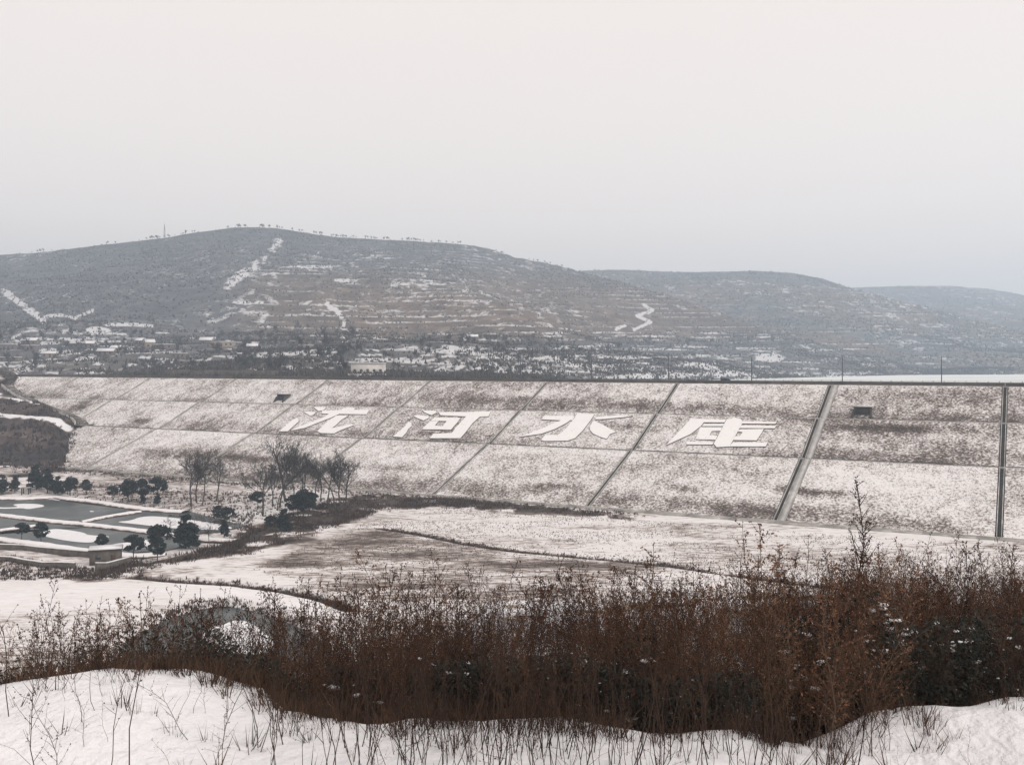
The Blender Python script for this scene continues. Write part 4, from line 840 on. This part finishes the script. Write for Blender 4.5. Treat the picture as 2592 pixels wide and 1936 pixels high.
for a in [(932, 945, 84, 4.6, W_, 'large white walled house with flat snowy roof just behind the dam crest', 'flat', 7, .05, 5),
 (526, 872, 36, 3.2, B_, 'house with a bright white tilted snowy roof, alone on its terrace', 'gable', 7, .12, 2), (377, 880, 22, 3.6, T_, 'narrow tan house with a snowy gable, centre of the village', 'gable', 7, .5, 2),
 (356, 872, 18, 3.0, B_, 'small snow roofed house just behind the narrow tan one', 'gable', 6, -.2, 2), (22, 884, 46, 3.4, B_, 'long low brick house with flat snowy roof at the village edge', 'flat', 6, 0, 4),
 (70, 886, 44, 3.2, B_, 'long low house adjoining the village edge house, flat snowy roof', 'flat', 6, .03, 4), (76, 872, 38, 3.0, B_, 'low house behind the two long flat roofed ones', 'gable', 6, 0, 3),
 (210, 880, 64, 3.0, B_, 'long house with white snowy gable roof left of the village centre', 'gable', 6, .02, 5), (295, 890, 26, 2.6, B_, 'small grey house below the long gabled one', 'gable', 5.5, -.1, 2),
 (418, 884, 46, 2.8, B_, 'low grey house right beside the narrow tan one', 'flat', 5.5, .05, 3), (565, 876, 60, 3.0, T_, 'long tan house beside the bright tilted roof', 'flat', 6, .04, 5),
 (270, 900, 40, 2.6, B_, 'grey house half hidden by trees in the lower village', 'gable', 5.5, .1, 3), (455, 905, 34, 2.8, B_, 'low grey house with flat snow roof behind the tall thicket', 'flat', 5, 0, 3),
 (750, 872, 30, 2.6, B_, 'small house on the upper snowy terraces', 'flat', 5, 0, 2), (775, 884, 34, 2.6, T_, 'tan house on the middle snowy terraces', 'flat', 5, .05, 2),
 (640, 886, 26, 2.6, B_, 'small grey house among bare trees right of the village', 'gable', 5, .2, 2), (1195, 862, 26, 2.4, B_, 'tiny house at the foot of the terraced hill', 'gable', 5, 0, 2), (480, 925, 54, 2.2, B_, 'long shed with flat snow roof close behind the dam', 'flat', 4.5, 0, 3),
 (25, 915, 50, 2.6, B_, 'low flat roofed house nearest the hillside road', 'flat', 5, 0, 3), (130, 905, 44, 2.6, T_, 'tan low house among bare trees below the long flat roofs', 'gable', 5, .08, 3)]:
    house(*a); HOUSES.append((a[0], a[1], ' '.join(a[5].split()[:5]).rstrip(',')))
# garden wall in front of the white house
p = hill_sample(HM, 932, 953); gw = empty('yard_wall', tuple(p)); tag(gw, 'low white yard wall in front of the large white house', 'wall')
wl = 100*p[1]/F
for i in range(8): MB().box(-wl/2+i*wl/8, -wl/2+i*wl/8+wl/8-.3, -.15, .15, -1, 1.2).build('panel', W_, gw)
for i in range(9): MB().box(-wl/2+i*wl/8-.3, -wl/2+i*wl/8-.001, -.2, .2, -1, 1.5).build('post', M['concrete'], gw)
# brown embankment walls right behind the crest, left end
p = hill_sample(HM, 560, 952); rw = empty('retaining_wall', tuple(p), -0.2); tag(rw, 'brown earth retaining wall behind the dam crest below the village', 'wall')
for i in range(9): MB().box(-28+i*6.2, -28+i*6.2+6.1, -.4, .4, -2, 2.6+.25*math.sin(i*2.3)).build('panel', M['mud'], rw)
# village trees and skyline trees
FV = [tree_variant(200+i, 8, nlev=3, detail=1.25, twig_w=0.06, upright=u) for i, u in enumerate((.5, .8, .6, .9))]
RV = [tree_variant(230+i, 8, nlev=2, detail=2.0, twig_w=0.09, upright=u) for i, u in enumerate((.5, .8, .6, .9))]
def hill_trees(n, cond, hmin, hmax, label, group, name):
    k = 0; tries = 0
    while k < n and tries < 8000:
        tries += 1; px, row = cond(); p = hill_sample(HM, px, row)
        if label.startswith('bare grey tree among'):
            hn = min(HOUSES, key=lambda q: (q[0]-px)**2+(2*(q[1]-row))**2)[2]; lb = 'bare grey tree in front of the '+hn if row > 0 and random.random() < 2 and True else label; lb = ('tall' if k % 3 == 0 else 'small' if k % 3 == 1 else 'slim')+' bare tree close to the '+hn
        else: lb = label
        place_tree(FV[k % 4], name, p-np.array((0, 0, .2)), (hmin+(hmax-hmin)*(.85 if k % 3 == 0 else .15 if k % 3 == 1 else .5)*random.uniform(.9, 1.1))/8, random.uniform(0, 6.28), lb, 'tree', group); k += 1
hill_trees(90, lambda: (random.uniform(-20, 720), random.uniform(845, 950)), 5, 9.5, 'bare grey tree among the snowy village houses', 'village trees', 'bare_tree')
hill_trees(45, lambda: (random.uniform(620, 900), random.uniform(835, 955)), 6, 11, 'bare grey tree in the dark grove between village and white house', 'grove trees', 'bare_tree')
hill_trees(90, lambda: (random.uniform(960, 1850), random.uniform(868, 955)), 4, 8, 'bare tree on the snowy terraces behind the dam crest', 'trees behind the crest', 'bare_tree')
hill_trees(40, lambda: (random.uniform(1050, 1900), 868+4*math.sin(random.random()*6)+random.uniform(-4, 5)), 5, 8, 'bare tree in the dark belt at the foot of the terraces', 'dark tree belt', 'bare_tree')
def ridge_trees(h, n, a, b, hmin, hmax, label, group):
    for k in range(n):
        if k % 4 == 0: px = random.uniform(a, b)
        else: px = min(max(px+random.gauss(0, 12), a), b)
        c = int(np.argmin(np.abs(h['px'][0]-px))); r = int(np.argmin(h['row'][:, c])); p = np.array((h['X'][r, c], h['Y'][r, c], h['Z'][r, c]))
        place_tree(RV[k % 4], 'ridge_tree', p-np.array((0, 0, .3)), random.uniform(hmin, hmax)/8, random.uniform(0, 6.28), label, 'tree', group)
ridge_trees(HM, 34, 20, 560, 3, 7, 'tiny bare tree on the long ridge left of the summit', 'trees along the ridge')
ridge_trees(HM, 22, 560, 740, 3, 7.5, 'tiny bare tree on the summit of the main hill', 'trees on the summit')
ridge_trees(HM, 60, 740, 1180, 3, 7, 'tiny bare tree in the row right of the summit', 'trees right of the summit')
ridge_trees(HM, 18, 1180, 1480, 2.5, 5, 'tiny bare tree on the falling shoulder of the hill', 'trees on the shoulder')
# mast on the ridge
c = int(np.argmin(np.abs(HM['px'][0]-416))); r = int(np.argmin(HM['row'][:, c])); p = np.array((HM['X'][r, c], HM['Y'][r, c], HM['Z'][r, c]))
ms = empty('lattice_mast', tuple(p)); tag(ms, 'thin radio mast standing on the ridge', 'mast')
for sx in (-1, 1):
    for sy in (-1, 1): MB().bar((sx*1.1, sy*1.1, -1), (sx*.25, sy*.25, 20), .22, .22).build('leg', M['metal'], ms)
mb = MB()
for i in range(9):
    z = 1+i*2; w1 = 1.1-.85*z/20; w2 = 1.1-.85*(z+2)/20
    for a, b in (((-w1,-w1,z),(w2,-w2,z+2)), ((w1,-w1,z),(w2,w2,z+2)), ((w1,w1,z),(-w2,w2,z+2)), ((-w1,w1,z),(-w2,-w2,z+2))): mb.bar(a, b, .1, .1)
mb.build('bracing', M['metal'], ms); MB().tube([(0,0,20),(0,0,24)], [.12,.06], 5).build('antenna', M['metal'], ms)
# pylons faint behind the crest
for px, row, lab in ((1308, 872, 'faint thin utility pole before the dark tree belt'), (1060, 872, 'faint thin utility pole behind the white house'), (1890, 860, 'faint thin utility pole at the foot of the second hill')):
    p = hill_sample(HM, px, row); o = empty('utility_pole', tuple(p)); tag(o, lab, 'pole', 'utility poles behind the dam')
    MB().tube([(0,0,-.5),(0,0,9)], [.2,.13], 6).build('pole', M['concrete'], o); MB().bar((-1.1,0,8.3),(1.1,0,8.3),.12,.12).build('crossarm', M['metal'], o)

# ------------------------------------------------------------------ foreground weeds
def weed(seed, H, nb, leaf, lean=.12, thick=1.0, curl=.5, b0=.3, blen=.26):
    r = np.random.default_rng(seed); st = MB(); lf = []
    n = 7; ph = r.uniform(0, 6.28); t = np.linspace(0, 1, n); bend = r.uniform(.0, lean*2)
    pts = np.stack([H*(bend*t**2*math.cos(ph)+.022*np.sin(t*9+ph)), H*(bend*t**2*math.sin(ph)+.022*np.cos(t*8+ph)), H*t], 1)
    st.tube(pts, np.linspace(.0034, .0011, n)*thick, 3)
    for k in range(nb):
        f = b0+(0.98-b0)*(k+r.uniform(0, 1))/nb; j = min(int(f*(n-1)), n-2); q = pts[j]+(pts[j+1]-pts[j])*(f*(n-1)-j); a = k*2.4+r.uniform(-.5, .5)
        L_ = H*blen*(1.15-f)*r.uniform(.6, 1.3)+.03; el = r.uniform(.5, 1.1); d = np.array((math.cos(a)*math.cos(el), math.sin(a)*math.cos(el), math.sin(el)))
        p1 = q+d*L_*.5; p2 = p1+(d+np.array((0, 0, r.uniform(-curl, .6))))*L_*.42
        st.tube([q, p1, p2], np.array((.0016, .0011, .0006))*thick, 3)
        m = max(1, int(leaf*r.uniform(.6, 1.4)))
        for _ in range(m):
            g = r.uniform(.2, 1.05); c = q+(p1-q)*min(g*2, 1)+(p2-p1)*max(0, g*2-1); lf.append((c, d))
    for k in range(int(leaf*3)): lf.append((pts[-1]-np.array((0, 0, H*.25*r.random()**1.5)), np.array((0, 0, 1.0))))
    C = np.array([c for c, d in lf]); D = np.array([d for c, d in lf]); m = len(C); C = C+r.normal(0, .005, (m, 3))
    u = D+r.normal(0, .7, (m, 3)); u /= np.linalg.norm(u, axis=1)[:, None]; v = np.cross(u, r.normal(0, 1, (m, 3))); v /= np.linalg.norm(v, axis=1)[:, None]
    L_ = r.uniform(.006, .017, m)[:, None]; W_ = r.uniform(.002, .0055, m)[:, None]
    LV = np.stack([C-u*L_*.2, C+v*W_+u*L_*.3, C+u*L_, C-v*W_+u*L_*.3], 1).reshape(-1, 3)
    return st.arrays(), (LV, np.arange(4*m).reshape(-1, 4))
WV = [weed(300+i, 1.0, 20+(i % 4)*4, 8 if i % 3 else 11, b0=.18, blen=.2+.04*(i % 4), curl=.9 if i % 2 else .5) for i in range(12)]
def back(x): return np.interp(x/8.0, [-.62, -.5, -.3, -.15, 0, .2, .35, .55], [7.4, 7.6, 8.0, 9.0, 10.2, 11.0, 13.2, 13.6])
def top_row(u): return np.interp(u, [-.55, -.45, -.3, -.2, -.1, 0, .1, .2, .3, .4, .5], [1590, 1575, 1555, 1525, 1500, 1490, 1490, 1475, 1450, 1435, 1440])
def thicket(n, seed, hs, zone):
    r = np.random.default_rng(seed); y = r.uniform(3.9, 14, n*4)**1.0; u = r.uniform(-.6, .6, n*4); x = u*y
    d = y-lip(x); cl = fbm(x*.9, y*.9, 3, 66)
    k = (y < back(u*8.0)) & (d > -.06+1.3*(fbm(x*1.9, y*1.9, 3, 83)-.5)) & (r.random(n*4) < np.clip(y/9, .35, 1)) & (cl > .30)
    k &= zone(u, y, x, r)
    return x[k][:n], y[k][:n], u[k][:n], r
x, y, u, r = thicket(5400, 11, None, lambda u, y, x, r: r.random(len(u)) < np.where(u < -.49, .5, 1))
z = knoll(x, y); topz = -(top_row(u)+12+r.normal(0, 30, len(x))-HR)/F*y
H = np.clip(topz-z, .30, 1.2)*np.where(r.random(len(x)) < .66, r.uniform(.38, .72, len(x)), r.uniform(.72, 1.14, len(x)))*(.82+.36*fbm(x*1.1, y*1.1, 3, 85))
tint = np.clip(.50+1.1*(fbm(x*.7, y*.7, 3, 12)-.5)+r.normal(0, .2, len(x)), 0, 1)
wcol = bpy.data.collections.new('weed_kinds')            # 24 kinds of plant, instanced over the knoll
for v in range(24):
    (a, b), (c, d) = WV[v % 12]; tv = (v//2+.5)/12
    me = mesh('weed_plant', np.concatenate([a, c]), np.concatenate([b, d+len(a)]), M['stem'], {'tint': np.full(len(a)+len(c), tv)})
    me.materials.append(M['weed']); me.polygons.foreach_set('material_index', np.concatenate([np.zeros(len(b), np.int32), np.ones(len(d), np.int32)]))
    wcol.objects.link(bpy.data.objects.new('weed_plant_%s' % 'abcdefghijklmnopqrstuvwx'[v], me))
me = bpy.data.meshes.new('weed_thicket'); me.vertices.add(len(x)); me.vertices.foreach_set('co', np.stack([x, y-6, z-.02+2.4], 1).astype(np.float32).ravel())
at = me.attributes.new('rot', 'FLOAT_VECTOR', 'POINT'); at.data.foreach_set('vector', np.stack([r.normal(0, .2, len(x)), r.normal(0, .2, len(x)), r.uniform(0, 6.28, len(x))], 1).astype(np.float32).ravel())
at = me.attributes.new('scl', 'FLOAT', 'POINT'); at.data.foreach_set('value', H.astype(np.float32))
at = me.attributes.new('kind', 'INT', 'POINT'); at.data.foreach_set('value', np.clip((tint*12).astype(np.int32)*2+r.integers(0, 2, len(x)), 0, 23).astype(np.int32))
tk = link(bpy.data.objects.new('weed_thicket', me)); tk.location = (0, 6, -2.4)
tag(tk, 'dense belt of dry reddish brown weeds across the snowy knoll', None, None, 'stuff')
ng = bpy.data.node_groups.new('weed_scatter', 'GeometryNodeTree')
ng.interface.new_socket('Geometry', in_out='INPUT', socket_type='NodeSocketGeometry'); ng.interface.new_socket('Geometry', in_out='OUTPUT', socket_type='NodeSocketGeometry')
gi = ng.nodes.new('NodeGroupInput'); go = ng.nodes.new('NodeGroupOutput'); ip = ng.nodes.new('GeometryNodeInstanceOnPoints'); ci = ng.nodes.new('GeometryNodeCollectionInfo')
ci.inputs['Collection'].default_value = wcol; ci.inputs['Separate Children'].default_value = True; ci.inputs['Reset Children'].default_value = True
def named(n, t): a = ng.nodes.new('GeometryNodeInputNamedAttribute'); a.data_type = t; a.inputs['Name'].default_value = n; return a.outputs['Attribute']
er = ng.nodes.new('FunctionNodeEulerToRotation'); ip.inputs['Pick Instance'].default_value = True
ng.links.new(gi.outputs[0], ip.inputs['Points']); ng.links.new(ci.outputs[0], ip.inputs['Instance']); ng.links.new(named('kind', 'INT'), ip.inputs['Instance Index'])
ng.links.new(named('rot', 'FLOAT_VECTOR'), er.inputs[0]); ng.links.new(er.outputs[0], ip.inputs['Rotation']); ng.links.new(named('scl', 'FLOAT'), ip.inputs['Scale'])
ng.links.new(ip.outputs[0], go.inputs[0]); md = tk.modifiers.new('weed_scatter', 'NODES'); md.node_group = ng
# low dark leaves under the weeds
n = 150000; r = np.random.default_rng(15); y = r.uniform(4.0, 8.2, n*2); u = r.uniform(-.58, .6, n*2); x = u*y; d = y-lip(x)
k = (d > .10) & (d < 2.8) & (y < back(u*8.0)*.94) & (r.random(n*2) < np.clip(.3+.8*sstep(-.42, -.2, u), 0, 1)) & (fbm(x*1.3, y*1.3, 3, 67) > .36) & (r.random(n*2) < np.clip(1.5-(d-.2)*.5, .12, 1))
x, y, u = x[k][:n], y[k][:n], u[k][:n]; hmax = (.27+.16*sstep(-.15, .35, u))*sstep(3.2, 1.6, y-lip(x))*(.5+.9*fbm(x*1.1, y*1.1, 2, 68)); P = np.stack([x, y, knoll(x, y)+r.random(len(x))**.8*hmax], 1)
def leaves(P, lmin, lmax, r, name, m, parent=None, loc=None, wr=.42):
    n = len(P); a = r.normal(0, 1, (n, 3)); a /= np.linalg.norm(a, axis=1)[:, None]; b = np.cross(a, r.normal(0, 1, (n, 3))); b /= np.linalg.norm(b, axis=1)[:, None]
    L_ = r.uniform(lmin, lmax, n)[:, None]; V = np.stack([P-a*L_*.5, P+b*L_*wr*.5, P+a*L_*.5, P-b*L_*wr*.5], 1).reshape(-1, 3)
    if loc is not None: V = V-loc
    return mobj(name, V, np.arange(4*n).reshape(-1, 4), m, parent)
tag(leaves(P, .012, .04, r, 'bramble_undergrowth', M['bramble']), 'dark leafy undergrowth below the dry weeds', None, None, 'stuff')
k = np.where((u > -.32) & (fbm(x*2, y*2, 2, 69) > .5))[0]; k = k[r.permutation(len(k))[:260]]
# bramble bushes with snow on them
def lump(c, s_, r):
    n1, n2 = 4, 6; V = []
    for i in range(n1+1):
        for j in range(n2):
            th = math.pi*i/n1; f = 2*math.pi*j/n2; q = 1+.3*r.normal(); V.append((c[0]+s_*1.5*q*math.sin(th)*math.cos(f), c[1]+s_*1.2*q*math.sin(th)*math.sin(f), c[2]+s_*.6*math.cos(th)*q))
    Fq = [(i*n2+j, i*n2+(j+1) % n2, (i+1)*n2+(j+1) % n2, (i+1)*n2+j) for i in range(n1) for j in range(n2)]; return V, Fq
mb = MB()
for j in k:
    c = P[j].copy(); c[2] += .05; V, Fq = lump(c, .002+.010*r.random()**2, r); mb.add(V, Fq)
tag(mb.build('snow_flecks', M['snow'], None, True), kind='stuff')
for i, (px, row, wpx, hpx, Y, lab) in enumerate([(2215, 1740, 260, 210, 5.6, 'dark bramble bush with the most snow clumps, above the snow bank'), (2420, 1755, 280, 190, 5.6, 'dark bramble bush at the photo edge above the snow bank'), (2030, 1770, 240, 190, 5.4, 'dark bramble bush leaning over the hollow in the snow'),
                                           (1640, 1800, 300, 170, 5.2, 'dark low bramble behind the tall front stalks'), (1180, 1790, 280, 150, 5.3, 'dark bramble in the middle of the thicket'), (880, 1790, 240, 110, 5.4, 'small dark bramble toward the snowy mound')]):
    r = np.random.default_rng(400+i); X0 = (px-CX)/F*Y; zb = float(knoll(np.array(X0), np.array(Y))); W2 = wpx*Y/F/2; Hh = (hpx*Y/F)
    zt = -(row-hpx-HR)/F*Y; Hh = max(zt-zb, .25)
    o = empty('bramble_bush', (X0, Y, zb)); tag(o, lab, 'bush', 'bramble bushes in the thicket')
    n = 5200; d = r.normal(0, 1, (n, 3)); d /= np.linalg.norm(d, axis=1)[:, None]; d[:, 2] = np.abs(d[:, 2]); rad = r.uniform(.35, 1.0, n)**.5*(.75+.5*vnoise(d[:, 0]*2.5+i*9, d[:, 1]*2.5+d[:, 2]*2, 5))
    P = d*rad[:, None]*np.array((W2, .45, Hh)); leaves(P, .016, .045, r, 'foliage', M['bramble'], o)
    mb = MB()
    for _ in range(26):
        a = r.uniform(0, 6.28); q = r.uniform(.5, 1); mb.tube([(0, 0, 0), (math.cos(a)*W2*.35*q, math.sin(a)*.2*q, Hh*.7*q), (math.cos(a)*W2*.8*q, math.sin(a)*.4*q, Hh*.9*q*r.uniform(.5, 1))], [.004, .003, .002], 3)
    mb.build('canes', M['stem'], o)
    ns = (70, 46, 44, 26, 16, 10)[i]; mb = MB()
    for _ in range(ns):
        d = r.normal(0, 1, 3); d[1] = -abs(d[1]); d[2] = abs(d[2])*1.0; d /= np.linalg.norm(d); c = d*np.array((W2, .45, Hh))*r.uniform(.82, 1.05)
        V, Fq = lump(c, r.uniform(.006, .019), r); mb.add(V, Fq)
    s_ = mb.build('snow_clumps', M['snow'], o, True); s_['kind'] = 'stuff'
# dry grass at the thicket's foot and on the snow
n = 3000; r = np.random.default_rng(16); u = r.uniform(-.57, .57, n); y = lip(u*4.6)+np.where(r.random(n) < .965, r.normal(.12, .18, n), -r.random(n)*1.1); x = u*y; k = (fbm(x*1.6, y*1.6, 3, 84) > .44) | (r.random(n) < .12)
x, y = x[k], y[k]; P = np.stack([x, y, knoll(x, y)], 1)
tag(clumps(P, r.uniform(.03, .16, len(P)), r.uniform(0, .8, len(P)), 9, 'dry_grass_tufts', M['brush'], .35, .022, None, .9), kind='stuff')
# single stalks
def stalk_var(seed, H, nb, leaf, **kw):
    (a, b), (c, d) = weed(seed, H, nb, leaf, **kw); r = np.random.default_rng(seed)
    return mesh('stem', a, b, M['stem'], {'tint': np.full(len(a), .3+.3*r.random())}), mesh('seed_heads', c, d, M['weed'], {'tint': np.full(len(c), .2+.35*r.random())})
SVR = [stalk_var(500+i, 1.0, 7+i % 4, 3, thick=1.1, b0=.45, blen=.14) for i in range(6)]
SVB = [stalk_var(520+i, 1.0, 16+i, 5, thick=1.0, b0=.2, blen=.25) for i in range(4)]
def stalk(px, row, Y, H, var, rz, lab, group, lean=(0, 0), base=None):
    X = (px-CX)/F*Y; z = float(knoll(np.array(X), np.array(Y))); o = empty('weed_stalk', (X, Y, z-.015), rz, (H*.9+.1, H*.9+.1, H)); o.rotation_euler = (lean[0], lean[1], rz)
    tag(o, lab, 'weed', group)
    for me, n in zip(var, ('stem', 'seed_heads')):
        c = link(bpy.data.objects.new(n, me), o)
        if n == 'seed_heads': c['kind'] = 'stuff'
R = random.Random(5)
def zone(px):
    for lim, t in ((330, 'below the fish ponds'), (700, 'below the near icy pond'), (960, 'below the first character'), (1280, 'below the second character'), (1620, 'below the third character'), (1960, 'below the fourth character'), (2300, 'below the wide stair'), (9999, 'beyond the stair at the edge')):
        if px < lim: return t
def leanword(l): return 'leaning right' if l > .09 else 'leaning left' if l < -.09 else 'upright'
for i in range(240):
    px = R.choice([R.uniform(620, 1990), R.gauss(1100, 260), R.gauss(1600, 170)]); Y = R.uniform(3.45, 4.25)
    if not 560 < px < 2020: continue
    H = R.uniform(.28, .72); LN = (R.gauss(0, .08), R.gauss(0, .13)); stalk(px, 0, Y, H, R.choice(SVR+SVB[:1]), R.uniform(0, 6.28), ('short' if H < .42 else 'middling' if H < .58 else 'tall')+' weed stalk '+leanword(LN[1])+' in front snow '+zone(px), 'stalks in front of the thicket', LN)
for i in range(22):
    px = R.uniform(60, 600); H = R.uniform(.14, .42); LN = (R.gauss(0, .15), R.gauss(0, .25)); stalk(px, 0, R.uniform(3.6, 4.8), H, R.choice(SVR+SVB), R.uniform(0, 6.28), ('short' if H < .26 else 'taller')+' dry weed stalk '+leanword(LN[1])+' on the snowy mound '+zone(px), 'stalks on the snowy mound', LN)
for i in range(16):
    px = R.uniform(1990, 2592); H = R.uniform(.07, .24); LN = (R.gauss(0, .25), R.gauss(0, .35)); stalk(px, 0, R.uniform(3.6, 4.5), H, R.choice(SVR), R.uniform(0, 6.28), ('tiny' if H < .14 else 'short')+' stalk '+leanword(LN[1])+' on the snow bank '+zone(px), 'stalks on the snow bank', LN)
for px, Y, H, v, lab in ((100, 3.5, .66, SVB[1], 'tall branching weed rising at the bottom left corner'), (165, 3.4, .5, SVB[2], 'branching weed just right of the corner one, bottom left'), (30, 4.2, .75, SVB[3], 'bushy weed at the left edge above the snow mound'), (330, 3.6, .8, SVR[0], 'long bare stalk crossing the snowy mound'), (262, 3.5, .62, SVR[1], 'slanting long stalk beside the one crossing the mound')):
    stalk(px, 0, Y, H, v, px*.1, lab, 'tall weeds at the bottom left', (0.02, .06))
# tall silhouettes above the thicket
def tall(px, rtop, Y, v, lab, lean=(0, 0)):
    X = (px-CX)/F*Y; z = float(knoll(np.array(X), np.array(Y))); H = -(rtop-HR)/F*Y-z; stalk(px, 0, Y, H, v, px*.37, lab, 'tall weeds above the thicket', lean)
BIG = [stalk_var(540+i, 1.0, 30, 8, thick=1.6, b0=.35, blen=.22) for i in range(3)]
POLE = stalk_var(550, 1.0, 2, 0.5, thick=2.2, b0=.5, blen=.08)
tall(2172, 1216, 7.5, BIG[0], 'tallest bushy weed rising past the wide stair of the dam')
tall(2205, 1310, 7.6, BIG[1], 'second bushy weed beside the tallest one'); tall(1925, 1385, 6.5, POLE, 'dark straight dead stick standing above the thicket')
TALL = {1618: 'tall thin weed reaching the ditch line, right of the third character', 1888: 'thin wiry weed just left of the dead stick', 1728: 'thin weed between the wiry one and the dark bushy clump', 1588: 'dark bushy weed clump below the gap after the third character',
 1100: 'thin weed crossing the stubble field below the second character', 1258: 'tall thin weed midway between second and third characters', 1062: 'shorter weed left of the one crossing the stubble field', 1196: 'weed between the stubble field pair and the midway one',
 2050: 'feathery weed left of the tallest bushy weed', 2100: 'feathery weed nearest the tallest bushy weed, on its left', 2290: 'feathery weed first to the right of the two bushy ones', 2360: 'feathery weed before the last drain of the dam, shorter',
 2478: 'tall weed below the last drain of the dam', 2560: 'tall weed at the right photo edge', 900: 'weed at the start of the stubble field below the first character', 742: 'weed above the far end of the near pond', 540: 'weed standing before the near icy pond',
 372: 'weed on the near side of the white snow strip', 105: 'weed at the left, below the ponds and mud wall', 235: 'weed below the flat roofed hut', 1350: 'weed just left of below the third character', 1450: 'weed straight below the third character'}
for i, (px, rt, Y) in enumerate(((1618, 1372, 6.2), (1888, 1366, 6.8), (1728, 1398, 6.6), (1588, 1440, 6.0), (1100, 1378, 6.2), (1258, 1395, 6.4), (1062, 1428, 6.0), (1196, 1432, 6.6), (2050, 1345, 8.0), (2360, 1385, 8.2), (2290, 1330, 8.4), (2478, 1370, 8.4), (2560, 1370, 8.8), (2100, 1365, 8.0), (900, 1440, 6.2), (742, 1470, 6.0), (540, 1480, 5.8), (372, 1478, 5.6), (105, 1470, 5.6), (235, 1500, 5.6), (1350, 1480, 7), (1450, 1475, 7))):
    tall(px, rt, Y, (SVB+BIG)[i % 7] if px > 2000 else (SVR+SVB)[i % 10], TALL[px], (random.gauss(0, .04), random.gauss(0, .05)))
WTN = ['bushy']*4+['sparse']*6+['thick']
for i in range(70):
    uu = R.uniform(-.52, .53); Y = R.uniform(6.0, 9.0) if uu < .25 else R.uniform(8, 11); px = CX+uu*F; rt = float(top_row(uu))-R.uniform(10, 85)
    X = uu*Y; z = float(knoll(np.array(X), np.array(Y))); H = min(max(-(rt-HR)/F*Y-z, .3), 1.35)
    wi = R.randrange(11); LN = (R.gauss(0, .06), R.gauss(0, .08)); stalk(px, 0, Y, H, (SVB+SVR+BIG[:1])[wi], R.uniform(0, 6.28), WTN[wi]+' weed top '+leanword(LN[1]*1.6)+' above the thicket '+zone(px), 'weed tops over the thicket', LN)

# ------------------------------------------------------------------ haze
hz = MB().box(-3500, 3500, -60, 3560, -41, 300).build('haze', None); hz['kind'] = 'stuff'
hm = bpy.data.materials.new('haze_air'); hm.use_nodes = True; t = hm.node_tree; t.nodes.clear()
ho = t.nodes.new('ShaderNodeOutputMaterial'); pv = t.nodes.new('ShaderNodeVolumePrincipled'); pv.inputs['Color'].default_value = (0.69, 0.84, 1.0, 1)
pv.inputs['Density'].default_value = 0.00037; pv.inputs['Anisotropy'].default_value = 0.1; t.links.new(pv.outputs[0], ho.inputs['Volume'])
hz.data.materials.append(hm)
